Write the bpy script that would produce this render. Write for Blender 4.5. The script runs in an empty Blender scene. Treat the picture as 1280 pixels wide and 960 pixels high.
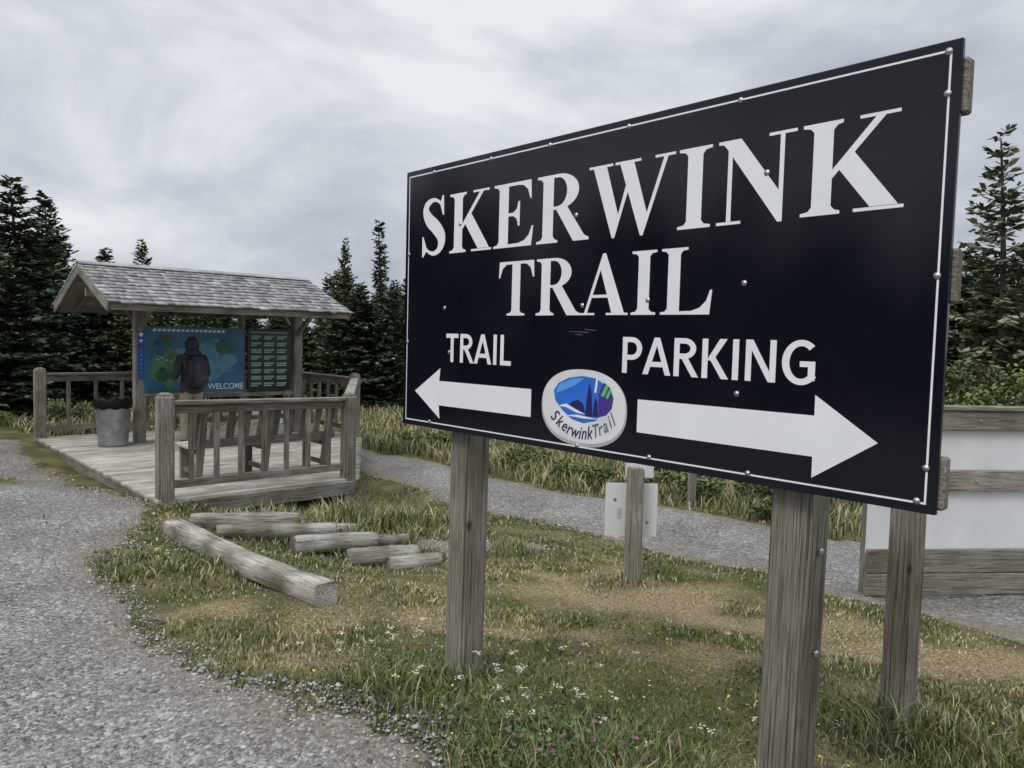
import bpy, bmesh, math, random
import numpy as np
from mathutils import Vector, Matrix
random.seed(7); rng=np.random.default_rng(7)
sc=bpy.context.scene
sc.view_settings.view_transform='Standard'; sc.view_settings.look='None'
sc.view_settings.exposure=0
# ------------------------------------------------------------ helpers
def link(o):
    sc.collection.objects.link(o); return o
def empty(name,loc=(0,0,0),M=None):
    e=bpy.data.objects.new(name,None); e.empty_display_size=.2
    if M is not None: e.matrix_basis=M
    else: e.location=loc
    return link(e)
def par(o,p,local=False):
    if p is None: return o
    o.parent=p
    if not local: 
        L=Matrix.LocRotScale(p.location,p.rotation_euler,p.scale) 
        o.matrix_parent_inverse=L.inverted()
    return o
def mesh_np(name,V,F,mat,col=None,smooth=False):
    me=bpy.data.meshes.new(name)
    V=np.asarray(V,dtype=np.float32)
    loops=[];starts=[];tot=[];s=0
    for f in F:
        f=np.asarray(f,dtype=np.int32)
        if len(f)==0: continue
        m=f.shape[1]; loops.append(f.ravel())
        starts.append(s+np.arange(len(f))*m); tot.append(np.full(len(f),m)); s+=f.size
    loops=np.concatenate(loops);starts=np.concatenate(starts);tot=np.concatenate(tot)
    me.vertices.add(len(V)); me.vertices.foreach_set('co',V.ravel())
    me.loops.add(len(loops)); me.loops.foreach_set('vertex_index',loops.astype(np.int32))
    me.polygons.add(len(starts)); me.polygons.foreach_set('loop_start',starts.astype(np.int32))
    try: me.polygons.foreach_set('loop_total',tot.astype(np.int32))
    except Exception: pass
    me.update(calc_edges=True)
    if smooth: me.polygons.foreach_set('use_smooth',np.ones(len(starts),dtype=bool))
    if col is not None:
        a=me.color_attributes.new('Col','FLOAT_COLOR','POINT')
        c=np.ones((len(V),4),dtype=np.float32); c[:,:3]=col
        a.data.foreach_set('color',c.ravel())
    me.materials.append(mat)
    return me
def obj(name,me,parent=None,local=False):
    return par(link(bpy.data.objects.new(name,me)),parent,local)
# ------------------------------------------------------------ materials
def newmat(name):
    m=bpy.data.materials.new(name); m.use_nodes=True
    nt=m.node_tree; return m,nt,nt.nodes['Principled BSDF']
def N(nt,t,**k):
    n=nt.nodes.new(t)
    for a,b in k.items(): setattr(n,a,b)
    return n
def ramp(nt,stops):
    r=N(nt,'ShaderNodeValToRGB'); e=r.color_ramp.elements
    e[0].position=stops[0][0]; e[0].color=(*stops[0][1],1)
    e[1].position=stops[-1][0]; e[1].color=(*stops[-1][1],1)
    for p,c in stops[1:-1]:
        x=e.new(p); x.color=(*c,1)
    return r
def simple(name,c,rough=.6,metal=0,var=.12,scale=8,bump=.0,spec=.5):
    m,nt,b=newmat(name); L=nt.links
    tc=N(nt,'ShaderNodeTexCoord'); n=N(nt,'ShaderNodeTexNoise'); n.inputs['Scale'].default_value=scale; n.inputs['Detail'].default_value=4
    L.new(tc.outputs['Object'],n.inputs['Vector'])
    lo=tuple(x*(1-var) for x in c); hi=tuple(min(1,x*(1+var)) for x in c)
    r=ramp(nt,[(.3,lo),(.7,hi)]); L.new(n.outputs['Fac'],r.inputs['Fac']); L.new(r.outputs['Color'],b.inputs['Base Color'])
    b.inputs['Roughness'].default_value=rough; b.inputs['Metallic'].default_value=metal
    b.inputs['Specular IOR Level'].default_value=spec
    if bump>0:
        bp=N(nt,'ShaderNodeBump'); bp.inputs['Strength'].default_value=bump; bp.inputs['Distance'].default_value=.01
        L.new(n.outputs['Fac'],bp.inputs['Height']); L.new(bp.outputs['Normal'],b.inputs['Normal'])
    return m
def wood(name,lo,mid,hi,gs=22,crack=.6,stain=(.66,.63,.57),knots=False):
    m,nt,b=newmat(name); L=nt.links
    tc=N(nt,'ShaderNodeTexCoord'); oi=N(nt,'ShaderNodeObjectInfo')
    ad=N(nt,'ShaderNodeVectorMath',operation='MULTIPLY_ADD')
    ad.inputs[1].default_value=(1,1,1)
    sc_=N(nt,'ShaderNodeVectorMath',operation='SCALE'); sc_.inputs[0].default_value=(37,19,53)
    L.new(oi.outputs['Random'],sc_.inputs['Scale']); L.new(tc.outputs['Object'],ad.inputs[0]); L.new(sc_.outputs[0],ad.inputs[2])
    mp=N(nt,'ShaderNodeMapping'); mp.inputs['Scale'].default_value=(1.3,gs,gs); L.new(ad.outputs[0],mp.inputs['Vector'])
    n=N(nt,'ShaderNodeTexNoise'); n.inputs['Scale'].default_value=3.2; n.inputs['Detail'].default_value=8; n.inputs['Roughness'].default_value=.74; n.inputs['Distortion'].default_value=.5
    L.new(mp.outputs[0],n.inputs['Vector'])
    n2=N(nt,'ShaderNodeTexNoise'); n2.inputs['Scale'].default_value=2.6; n2.inputs['Detail'].default_value=5; L.new(ad.outputs[0],n2.inputs['Vector'])
    r=ramp(nt,[(.32,lo),(.48,mid),(.64,hi)]); L.new(n.outputs['Fac'],r.inputs['Fac'])
    r2=ramp(nt,[(.32,stain),(.66,(1.15,1.15,1.15))]); L.new(n2.outputs['Fac'],r2.inputs['Fac'])
    mx=N(nt,'ShaderNodeMix',data_type='RGBA',blend_type='MULTIPLY'); mx.inputs[0].default_value=1
    L.new(r.outputs[0],mx.inputs[6]); L.new(r2.outputs[0],mx.inputs[7])
    mr=N(nt,'ShaderNodeMapRange'); mr.inputs[3].default_value=.82; mr.inputs[4].default_value=1.14; L.new(oi.outputs['Random'],mr.inputs[0])
    vs=N(nt,'ShaderNodeVectorMath',operation='SCALE'); L.new(mx.outputs[2],vs.inputs[0]); L.new(mr.outputs[0],vs.inputs['Scale'])
    mp2=N(nt,'ShaderNodeMapping'); mp2.inputs['Scale'].default_value=(1.1,gs*2.0,gs*2.0); L.new(ad.outputs[0],mp2.inputs['Vector'])
    n3=N(nt,'ShaderNodeTexNoise'); n3.inputs['Scale'].default_value=1.9; n3.inputs['Detail'].default_value=3; L.new(mp2.outputs[0],n3.inputs['Vector'])
    rc=ramp(nt,[(.34,(.18,.17,.15)),(.40,(1,1,1))]); L.new(n3.outputs['Fac'],rc.inputs['Fac'])
    mc=N(nt,'ShaderNodeMix',data_type='RGBA',blend_type='MULTIPLY'); mc.inputs[0].default_value=crack
    L.new(vs.outputs[0],mc.inputs[6]); L.new(rc.outputs[0],mc.inputs[7])
    out=mc.outputs[2]
    if knots:
        mp3=N(nt,'ShaderNodeMapping'); mp3.inputs['Scale'].default_value=(4,7,7); L.new(ad.outputs[0],mp3.inputs['Vector'])
        v=N(nt,'ShaderNodeTexVoronoi'); v.inputs['Scale'].default_value=1.0; L.new(mp3.outputs[0],v.inputs['Vector'])
        rk=ramp(nt,[(.06,(.22,.18,.14)),(.11,(.75,.72,.68)),(.15,(1,1,1))]); L.new(v.outputs['Distance'],rk.inputs[0])
        mk=N(nt,'ShaderNodeMix',data_type='RGBA',blend_type='MULTIPLY'); mk.inputs[0].default_value=.9; L.new(out,mk.inputs[6]); L.new(rk.outputs[0],mk.inputs[7]); out=mk.outputs[2]
    L.new(out,b.inputs['Base Color'])
    b.inputs['Roughness'].default_value=.88; b.inputs['Specular IOR Level'].default_value=.2
    add=N(nt,'ShaderNodeMath',operation='ADD'); L.new(n.outputs['Fac'],add.inputs[0]); L.new(rc.outputs[0],add.inputs[1])
    bp=N(nt,'ShaderNodeBump'); bp.inputs['Strength'].default_value=.7; bp.inputs['Distance'].default_value=.004
    L.new(add.outputs[0],bp.inputs['Height']); L.new(bp.outputs['Normal'],b.inputs['Normal'])
    return m
M_post=wood('weathered_post_wood',(.12,.105,.085),(.24,.22,.185),(.38,.355,.31),gs=26)
M_big=wood('weathered_sign_post_wood',(.10,.088,.07),(.22,.20,.165),(.37,.345,.30),gs=42,crack=.85,knots=True)
M_rail=wood('weathered_rail_wood',(.10,.09,.075),(.21,.195,.165),(.34,.32,.285))
M_deck=wood('deck_wood',(.24,.225,.195),(.42,.40,.355),(.56,.54,.49),crack=.4)
M_log=wood('log_wood',(.15,.14,.12),(.33,.315,.28),(.52,.505,.46),stain=(.38,.35,.29),crack=.8,gs=26)
M_shing=wood('shingle_wood',(.17,.17,.165),(.33,.33,.32),(.46,.455,.44),gs=14,crack=.3)
M_white=simple('white_vinyl',(.80,.81,.82),.35,var=.03,scale=5)
M_wpanel=simple('white_panel',(.70,.71,.71),.5,var=.08,scale=2.5)
M_steel=simple('bolt_steel',(.42,.42,.43),.4,.9,var=.2,scale=60)
def vcol(name,rough=.7,spec=.2):
    m,nt,b=newmat(name); L=nt.links
    a=N(nt,'ShaderNodeVertexColor'); a.layer_name='Col'; L.new(a.outputs['Color'],b.inputs['Base Color'])
    b.inputs['Roughness'].default_value=rough; b.inputs['Specular IOR Level'].default_value=spec
    return m
M_leaf=vcol('foliage',.8,.12); M_blade=vcol('grass_blades',.7,.2); M_flower=vcol('petals',.7)
# ------------------------------------------------------------ boxes / beams
def beam(name,p1,p2,w,h,mat,parent,up=(0,0,1),bevel=.006,ext=0,seg=1,local=False):
    p1=Vector(p1);p2=Vector(p2); d=p2-p1; Ln=d.length; x=d.normalized()
    up=Vector(up)
    if abs(x.dot(up))>.95: up=Vector((E1[0],E1[1],0)) if up.z else Vector((0,0,1))
    y=up.cross(x).normalized(); z=x.cross(y)
    me=bpy.data.meshes.new(name); bm=bmesh.new(); bmesh.ops.create_cube(bm,size=1)
    for v in bm.verts: v.co=Vector((v.co.x*(Ln+2*ext),v.co.y*w,v.co.z*h))
    if bevel>0: bmesh.ops.bevel(bm,geom=bm.edges[:],offset=min(bevel,w*.3,h*.3),segments=seg,affect='EDGES')
    bm.to_mesh(me); bm.free(); me.materials.append(mat)
    o=link(bpy.data.objects.new(name,me)); c=(p1+p2)/2
    R=Matrix((x,y,z)).transposed().to_4x4(); o.matrix_basis=Matrix.Translation(c)@R
    return par(o,parent,local)
def post(name,x,y,z0,z1,s,mat,parent,ang=0,bevel=.012,top=0,lean=(0,0)):
    L_=z1-z0
    me=bpy.data.meshes.new(name); bm=bmesh.new(); bmesh.ops.create_cube(bm,size=1)
    for v in bm.verts: v.co=Vector((v.co.x*L_,v.co.y*s,v.co.z*s))
    if top>0:
        f=[f for f in bm.faces if f.normal.x>.9]
        r=bmesh.ops.inset_region(bm,faces=f,thickness=s*.2,depth=0)
        for v in f[0].verts: v.co.x+=top
    bmesh.ops.bevel(bm,geom=bm.edges[:],offset=bevel,segments=2,affect='EDGES')
    bm.to_mesh(me); bm.free(); me.materials.append(mat)
    o=link(bpy.data.objects.new(name,me))
    X=Vector((lean[0],lean[1],1)).normalized(); Y=Vector((math.cos(ang),math.sin(ang),0)); Y=(Y-X*Y.dot(X)).normalized(); Z=X.cross(Y)
    o.matrix_basis=Matrix.Translation((x,y,(z0+z1)/2))@Matrix((X,Y,Z)).transposed().to_4x4()
    return par(o,parent)
# ------------------------------------------------------------ camera
cam=bpy.data.cameras.new('camera'); co=link(bpy.data.objects.new('camera',cam))
cam.sensor_width=36; cam.lens=27; cam.clip_end=2000; cam.clip_start=.05
Rv=Vector((1,0,0)); F=Vector((0,1,-.0600)).normalized(); U=Rv.cross(F)
r_=math.atan(.026); cr=(Rv*math.cos(r_)+U*math.sin(r_)); cu=(U*math.cos(r_)-Rv*math.sin(r_))
co.matrix_basis=Matrix.Translation((0,0,1.75))@Matrix((cr,cu,-F)).transposed().to_4x4()
sc.camera=co
# ------------------------------------------------------------ terrain
A0=np.array([-3.8,8.14]); E1=np.array([.737,.676]); E2=np.array([-.676,.737])
def dk(a,b): p=A0+E1*a+E2*b; return float(p[0]),float(p[1])
DECK=[dk(0.05,0),dk(2.45,.06),dk(4.6,3.45),dk(4.6,6.08),dk(0.05,6.08)]
CP=np.array([(0,0,0),(-2,2,0),(-4,4,-.03),(-6,8,-.14),(-4.6,7,-.11),(-8,12,-.15),(-10,8,-.15),(-12,16,-.2),(-3.8,8.1,-.14),(-3.1,6.9,-.1),(-2.2,5.9,-.06),(-1.2,4.9,0),
(-.3,3.4,.16),(.8,2.2,.2),(1.75,3.4,.07),(1,1,.15),(2.7,2.5,.08),(.8,3.4,.12),(-2.6,7.4,-.22),(-1.7,7.3,-.34),(-1,7.1,-.4),(-1.9,9.8,-.6),(-2.6,8.9,-.45),(0,7.5,-.36),(1.2,6.2,-.26),(0,5.8,-.15),(2.5,5,-.14),
(-2,12.2,-.46),(-1,11.5,-.46),(0,10.3,-.45),(1.73,8.2,-.42),(3.2,6.6,-.34),(4.6,6.2,-.3),(5.2,4.6,-.2),(7,6,-.3),(3.7,8,-.42),(-3,15,-.5),(-3.5,11.5,-.5),
(0,14,-.42),(4,12,-.42),(-3,18,-.4),(10,10,-.4),(0,30,-.3),(20,20,-.4),(-20,20,-.2),(-20,0,0),(0,-10,0),(10,-5,0),(8,1,0),(-10,0,0),(-7,17,-.3),(-12,30,-.2)])
def fnoise(x,y,f,seed,n=7):
    r=np.random.default_rng(seed); s=0
    for i in range(n):
        a=r.uniform(0,6.283); k=f*r.uniform(.5,2.1); p=r.uniform(0,6.28); q=r.uniform(0,6.28)
        s=s+np.sin(k*(np.cos(a)*x+np.sin(a)*y)+p+1.3*np.sin(k*.6*(np.sin(a)*x-np.cos(a)*y)+q))
    return s/math.sqrt(n)
def sdpoly(x,y,P):
    P=np.array(P); d=np.full(x.shape,1e9); ins=np.zeros(x.shape,bool); n=len(P)
    for i in range(n):
        a=P[i];b=P[(i+1)%n]; e=b-a; t=np.clip(((x-a[0])*e[0]+(y-a[1])*e[1])/(e@e),0,1)
        d=np.minimum(d,np.hypot(x-a[0]-t*e[0],y-a[1]-t*e[1]))
        c=((a[1]>y)!=(b[1]>y)); xx=(b[0]-a[0])*(y-a[1])/((b[1]-a[1]) if b[1]!=a[1] else 1e-9)+a[0]
        ins^=c&(x<xx)
    return np.where(ins,d,-d)
def H(x,y,deck=True):
    x=np.asarray(x,float);y=np.asarray(y,float); W=0;S=0
    for cx,cy,cz in CP:
        w=1/(((x-cx)**2+(y-cy)**2)+.25)**1.7; W=W+w; S=S+w*cz
    z=S/W+.012*fnoise(x,y,2.2,3)+.004*fnoise(x,y,9,4)
    if deck:
        s=sdpoly(x,y,DECK); z=np.where(s>.05,np.minimum(z,-.3),z)
    return z
def Hs(x,y): return float(H(np.array([x]),np.array([y]),False)[0])
GRAV=[(-3.35,6.2),(-2.3,4.7),(-1.6,3.9),(-1.05,3.4),(-.5,3.02),(-.15,2.6),(.25,2.1),(.7,1.4),(1.1,.4),(1.6,-1),(3,-30),(-60,-30),(-60,14.5),(-14,13.6),(-9.4,12.7),(-8.1,12.55),(-6,9.9),(-3.75,8.1),(-3.5,7.4)]
ROAD=[(-4.6,17.5),(-2.9,14.9),(-.2,11.9),(1.8,10),(3.7,8.5),(7,8.6),(16,10),(40,10),(40,2),(9,1.9),(5.0,3.1),(3.6,4.7),(2.8,6.0),(1.73,7.5),(0,9.2),(-2.1,11.9),(-3.2,13.6),(-6,17.5),(-9,24),(-7.5,24)]
def gsd(x,y):
    a=sdpoly(x,y,GRAV)+.10*fnoise(x,y,3,11)+.05*fnoise(x,y,14,12)
    patch=.55-np.hypot((x+6.5)/1.3,(y-9.2)/.8)
    a=np.minimum(a,-patch+.1*fnoise(x,y,5,13))
    b=sdpoly(x,y,ROAD)+.08*fnoise(x,y,2.6,14)+.03*fnoise(x,y,12,15)
    c=.20-np.hypot((x+.35)/1.8,(y-7.6)/1.1)+.13*fnoise(x,y,6,16)
    return np.maximum(np.maximum(a,b),c)
def dry(x,y):
    d=0
    for cx,cy,rx,ry,s in [(.9,5.7,1.1,.45,1),(1.7,5.1,.8,.35,1),(2.8,4.5,1.1,.42,1),(-.6,4.7,.7,.35,.55),(-1.6,4.8,.6,.3,.5),(.3,6.4,.8,.35,.6),(3.6,4.0,1,.4,.9),(.3,4.5,.6,.3,.5),(-1.2,3.9,.35,.25,.5),(1.2,3.9,.6,.25,.4)]:
        d=np.maximum(d,s*np.exp(-((x-cx)/rx)**2-((y-cy)/ry)**2))
    return np.clip(d*1.25-.05+.30*fnoise(x,y,4,21)+.20*fnoise(x,y,11,22),0,1)
def axis(lo,hi,step,far):
    a=list(np.arange(lo,hi,step)); s=step; v=hi
    while v<far: a.append(v); s*=1.13; v+=s
    s=step; v=lo-step
    b=[]
    while v>-far: b.append(v); s*=1.13; v-=s
    return np.array(b[::-1]+a)
gx=axis(-9.5,7.5,.07,500); gy=axis(1.2,17,.07,500)
XX,YY=np.meshgrid(gx,gy); xs=XX.ravel(); ys=YY.ravel(); nx=len(gx); ny=len(gy)
zs=H(xs,ys); SD=gsd(xs,ys); DR=dry(xs,ys)
idx=(np.arange(ny-1)[:,None]*nx+np.arange(nx-1)[None,:]).ravel()
Q=np.stack([idx,idx+1,idx+1+nx,idx+nx],1)
m,nt,b=newmat('grass_soil'); L=nt.links
a=N(nt,'ShaderNodeVertexColor'); a.layer_name='Col'
g=N(nt,'ShaderNodeNewGeometry')
n1=N(nt,'ShaderNodeTexNoise'); n1.inputs['Scale'].default_value=3; n1.inputs['Detail'].default_value=6; L.new(g.outputs['Position'],n1.inputs['Vector'])
n2=N(nt,'ShaderNodeTexNoise'); n2.inputs['Scale'].default_value=60; n2.inputs['Detail'].default_value=5; n2.inputs['Roughness'].default_value=.7; L.new(g.outputs['Position'],n2.inputs['Vector'])
r1=ramp(nt,[(.3,(.06,.07,.028)),(.5,(.11,.115,.045)),(.7,(.19,.16,.08))]); L.new(n1.outputs['Fac'],r1.inputs['Fac'])
r2=ramp(nt,[(.35,(.17,.12,.07)),(.5,(.30,.23,.135)),(.65,(.45,.36,.225))]); L.new(n2.outputs['Fac'],r2.inputs['Fac'])
mx=N(nt,'ShaderNodeMix',data_type='RGBA'); sp=N(nt,'ShaderNodeSeparateColor'); L.new(a.outputs['Color'],sp.inputs[0])
L.new(sp.outputs[0],mx.inputs[0]); L.new(r1.outputs[0],mx.inputs[6]); L.new(r2.outputs[0],mx.inputs[7])
r3=ramp(nt,[(.3,(.5,.5,.5)),(.7,(1.3,1.3,1.3))]); L.new(n2.outputs['Fac'],r3.inputs['Fac'])
mm=N(nt,'ShaderNodeMix',data_type='RGBA',blend_type='MULTIPLY'); mm.inputs[0].default_value=1; L.new(mx.outputs[2],mm.inputs[6]); L.new(r3.outputs[0],mm.inputs[7])
L.new(mm.outputs[2],b.inputs['Base Color']); b.inputs['Roughness'].default_value=.95; b.inputs['Specular IOR Level'].default_value=.1
bp=N(nt,'ShaderNodeBump'); bp.inputs['Strength'].default_value=.8; bp.inputs['Distance'].default_value=.02; L.new(n2.outputs['Fac'],bp.inputs['Height']); L.new(bp.outputs['Normal'],b.inputs['Normal'])
M_ground=m
obj('ground',mesh_np('ground',np.stack([xs,ys,zs],1),[Q],M_ground,np.stack([DR,DR,DR],1),True))
# gravel mat
m,nt,b=newmat('gravel'); L=nt.links
g=N(nt,'ShaderNodeNewGeometry')
def vor(s,feat='F1'):
    v=N(nt,'ShaderNodeTexVoronoi',feature=feat); v.inputs['Scale'].default_value=s; L.new(g.outputs['Position'],v.inputs['Vector']); return v
v1=vor(46); v2=vor(110)
s1=N(nt,'ShaderNodeSeparateColor'); L.new(v1.outputs['Color'],s1.inputs[0])
s2=N(nt,'ShaderNodeSeparateColor'); L.new(v2.outputs['Color'],s2.inputs[0])
ra=ramp(nt,[(0,(.05,.05,.055)),(.4,(.17,.168,.168)),(.85,(.34,.33,.32)),(1,(.66,.64,.61))]); L.new(s1.outputs[0],ra.inputs[0])
rb=ramp(nt,[(0,(.06,.06,.063)),(.6,(.25,.245,.24)),(1,(.50,.48,.45))]); L.new(s2.outputs[1],rb.inputs[0])
mx=N(nt,'ShaderNodeMix',data_type='RGBA'); mx.inputs[0].default_value=.5; L.new(ra.outputs[0],mx.inputs[6]); L.new(rb.outputs[0],mx.inputs[7])
n1=N(nt,'ShaderNodeTexNoise'); n1.inputs['Scale'].default_value=1.1; n1.inputs['Detail'].default_value=7; n1.inputs['Roughness'].default_value=.68; L.new(g.outputs['Position'],n1.inputs['Vector'])
r3=ramp(nt,[(.32,(.76,.74,.70)),(.66,(1.24,1.24,1.25))]); L.new(n1.outputs['Fac'],r3.inputs['Fac'])
mm=N(nt,'ShaderNodeMix',data_type='RGBA',blend_type='MULTIPLY'); mm.inputs[0].default_value=1; L.new(mx.outputs[2],mm.inputs[6]); L.new(r3.outputs[0],mm.inputs[7])
a=N(nt,'ShaderNodeVertexColor'); a.layer_name='Col'; sp=N(nt,'ShaderNodeSeparateColor'); L.new(a.outputs['Color'],sp.inputs[0])
n4=N(nt,'ShaderNodeTexNoise'); n4.inputs['Scale'].default_value=12; n4.inputs['Detail'].default_value=5; L.new(g.outputs['Position'],n4.inputs['Vector'])
ml=N(nt,'ShaderNodeMath',operation='MULTIPLY'); L.new(sp.outputs[0],ml.inputs[0]); L.new(n4.outputs['Fac'],ml.inputs[1]); 
m2_=N(nt,'ShaderNodeMath',operation='MULTIPLY'); m2_.use_clamp=True; m2_.inputs[1].default_value=1.5; L.new(ml.outputs[0],m2_.inputs[0])
me_=N(nt,'ShaderNodeMix',data_type='RGBA'); L.new(m2_.outputs[0],me_.inputs[0]); L.new(mm.outputs[2],me_.inputs[6]); me_.inputs[7].default_value=(.20,.16,.10,1)
L.new(me_.outputs[2],b.inputs['Base Color']); b.inputs['Roughness'].default_value=.92; b.inputs['Specular IOR Level'].default_value=.15
ad=N(nt,'ShaderNodeMath',operation='MULTIPLY_ADD'); ad.inputs[1].default_value=-1; L.new(v1.outputs['Distance'],ad.inputs[0]); L.new(s1.outputs[1],ad.inputs[2])
bp=N(nt,'ShaderNodeBump'); bp.inputs['Strength'].default_value=1; bp.inputs['Distance'].default_value=.014; L.new(ad.outputs[0],bp.inputs['Height']); L.new(bp.outputs['Normal'],b.inputs['Normal'])
M_grav=m
keep=(SD[Q]>-.12).any(1)
gz=zs+np.clip(SD*.15,-.06,.014)
EDG=np.exp(-np.clip(SD,0,9)*4.5)
def submesh(name,mask):
    q=Q[mask]; u,inv=np.unique(q,return_inverse=True)
    V=np.stack([xs[u],ys[u],gz[u]],1); c=np.stack([EDG[u]]*3,1); return mesh_np(name,V,[inv.reshape(q.shape)],M_grav,c,smooth=True)
cx=xs[Q].mean(1); cy=ys[Q].mean(1)
left=(sdpoly(cx,cy,GRAV)>-.6)&~(sdpoly(cx,cy,ROAD)>-.3)
obj('gravel_path',submesh('gravel_path',keep&left)); obj('gravel_road',submesh('gravel_road',keep&~left))
def stones(name,n,xr,yr,smin,smax,far=3.2,pw=1.5):
    x=rng.uniform(*xr,n*4); y=rng.uniform(*yr,n*4)
    d=np.hypot(x,y); ok=(gsd(x,y)>-.14)&(rng.random(n*4)<np.clip((far/d)**pw,0,1))&(sdpoly(x,y,DECK)<0)&(np.abs(x)<.85*y+.6)
    x=x[ok][:n];y=y[ok][:n];n=len(x); s=rng.uniform(smin,smax,n)*rng.uniform(.5,1.35,n)
    z=H(x,y)+.012
    base=np.array([(1,0,0),(.3,.9,0),(-.8,.6,0),(-.8,-.6,0),(.3,-.9,0),(.3,.1,.7),(-.3,-.2,.62)])
    V=base[None]*rng.uniform(.7,1.25,(n,7,1)); an=rng.uniform(0,6.28,n); c,s_=np.cos(an)[:,None],np.sin(an)[:,None]
    VX=V[...,0]*c-V[...,1]*s_*.8; VY=V[...,0]*s_+V[...,1]*c*.8
    VV=np.stack([VX*s[:,None]+x[:,None],VY*s[:,None]+y[:,None],V[...,2]*s[:,None]+z[:,None]-.002],2).reshape(-1,3)
    T=np.array([(0,1,5),(1,2,5),(2,6,5),(2,3,6),(3,4,6),(4,5,6),(4,0,5)]); Fc=(np.arange(n)[:,None,None]*7+T[None]).reshape(-1,3)
    t=.07+.42*rng.random((n,1))**1.6; tn=rng.uniform(.86,1,(n,1)); c3=np.repeat(np.concatenate([t,t*(.5+.5*tn),t*tn],1),7,0)
    return VV,Fc,c3
Va,Fa,Ca=stones('a',60000,(-7,1.5),(1.3,11),.005,.011)
Vb,Fb,Cb=stones('b',2500,(-7,1.5),(1.6,11),.012,.020,5,.8)
obj('loose_gravel',mesh_np('loose_gravel',np.concatenate([Va,Vb]),[np.concatenate([Fa,Fb+len(Va)])],vcol('stone_mat',.9),np.concatenate([Ca,Cb])))
# ------------------------------------------------------------ grass blades
def blades(name,n,xr,yr,dens,hfun,wid,colfun,mask):
    x=rng.uniform(*xr,n); y=rng.uniform(*yr,n); d=np.hypot(x,y)
    ok=(rng.random(n)<dens(x,y,d))&(np.abs(x)<.86*y+.9); x,y=x[ok],y[ok]
    ok=mask(x,y); x,y=x[ok],y[ok]; d=np.hypot(x,y); n=len(x); z=H(x,y)-.005
    h=hfun(x,y,d)*rng.uniform(.45,1.3,n); w=wid(d)*rng.uniform(.7,1.3,n)
    az=rng.uniform(0,6.283,n); ln=rng.uniform(.1,1.1,n)*h; wa=az+1.57+rng.uniform(-.6,.6,n)
    dx,dy=np.cos(az),np.sin(az); wx,wy=np.cos(wa)*w/2,np.sin(wa)*w/2
    V=np.empty((n,5,3))
    V[:,0]=np.stack([x-wx,y-wy,z],1);V[:,1]=np.stack([x+wx,y+wy,z],1)
    mx_,my_=x+dx*ln*.35,y+dy*ln*.35
    V[:,2]=np.stack([mx_+wx*.75,my_+wy*.75,z+h*.6],1);V[:,3]=np.stack([mx_-wx*.75,my_-wy*.75,z+h*.6],1)
    V[:,4]=np.stack([x+dx*ln,y+dy*ln,z+h*.95],1)
    i=np.arange(n)[:,None]*5
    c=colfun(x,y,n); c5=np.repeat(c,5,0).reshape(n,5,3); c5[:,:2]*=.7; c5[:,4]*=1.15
    obj(name,mesh_np(name,V.reshape(-1,3),[i+np.array([[0,1,2,3]]),i+np.array([[3,2,4]])],M_blade,c5.reshape(-1,3)))
    return n
G1=np.array([.150,.180,.068]);G2=np.array([.23,.235,.105]);G3=np.array([.11,.145,.055]);ST=np.array([.52,.44,.27]);ST2=np.array([.38,.315,.18])
def lawncol(x,y,n,extra=0):
    r=rng.random((n,1)); c=np.where(r<.4,G1,np.where(r<.75,G2,G3))
    p=np.clip(dry(x,y)*.9+.27+.16*fnoise(x,y,1.8,31)+extra,0.05,.95)[:,None]
    s=rng.random((n,1))<p; c=np.where(s,np.where(rng.random((n,1))<.5,ST,ST2),c)
    return c*rng.uniform(.65,1.25,(n,1))
tall=[(-.35,3.35,.4,.3,.07),(.3,2.75,.5,.35,.085),(.8,2.1,.5,.35,.09),(1.75,3.3,.3,.25,.08),(1.05,6.3,.35,.25,.06),(-1.6,7.9,1.3,.8,.13),(-2.4,5.7,.9,.25,.07),(-1.9,8.8,1,.8,.18),(1.3,2.3,.5,.35,.06),(2.4,3.2,.6,.25,.05),(2.2,2.6,.5,.3,.05)]
def hl(x,y,d):
    h=.028+.012*fnoise(x,y,4,33)
    for cx,cy,rx,ry,s in tall: h=h+s*np.exp(-((x-cx)/rx)**2-((y-cy)/ry)**2)*(1+.5*fnoise(x,y,7,34)).clip(.1,2)
    return np.clip(h,.014,.4)*(1-.5*dry(x,y))
nm=lambda x,y:(gsd(x,y)<.03*rng.random(len(x)))&(sdpoly(x,y,DECK)<.0)
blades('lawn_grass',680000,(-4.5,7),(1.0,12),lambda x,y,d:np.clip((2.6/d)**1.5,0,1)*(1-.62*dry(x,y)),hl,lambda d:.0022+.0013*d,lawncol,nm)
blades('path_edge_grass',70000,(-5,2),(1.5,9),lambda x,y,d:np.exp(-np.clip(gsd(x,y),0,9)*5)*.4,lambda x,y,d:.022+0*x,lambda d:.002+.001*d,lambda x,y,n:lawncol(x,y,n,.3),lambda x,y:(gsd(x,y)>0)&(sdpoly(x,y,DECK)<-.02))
def mcol(x,y,n):
    r=rng.random((n,1)); c=np.where(r<.33,G1,np.where(r<.68,G2*1.1,np.where(r<.80,G3,ST*.85)))
    p=(fnoise(x,y,.8,41)>.1)[:,None]&(rng.random((n,1))<.55); return np.where(p,np.array([.40,.35,.19]),c)*rng.uniform(.7,1.25,(n,1))
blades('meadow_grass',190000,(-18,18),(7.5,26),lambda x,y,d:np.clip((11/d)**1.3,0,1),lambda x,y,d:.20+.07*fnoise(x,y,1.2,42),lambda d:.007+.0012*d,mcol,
  lambda x,y:(gsd(x,y)<-.05)&(sdpoly(x,y,DECK)<-.1)&((x+y*1.02>10.8)|(y>15.5)|((x<-6)&(y>12.6)&(x+y>5))))
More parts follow.
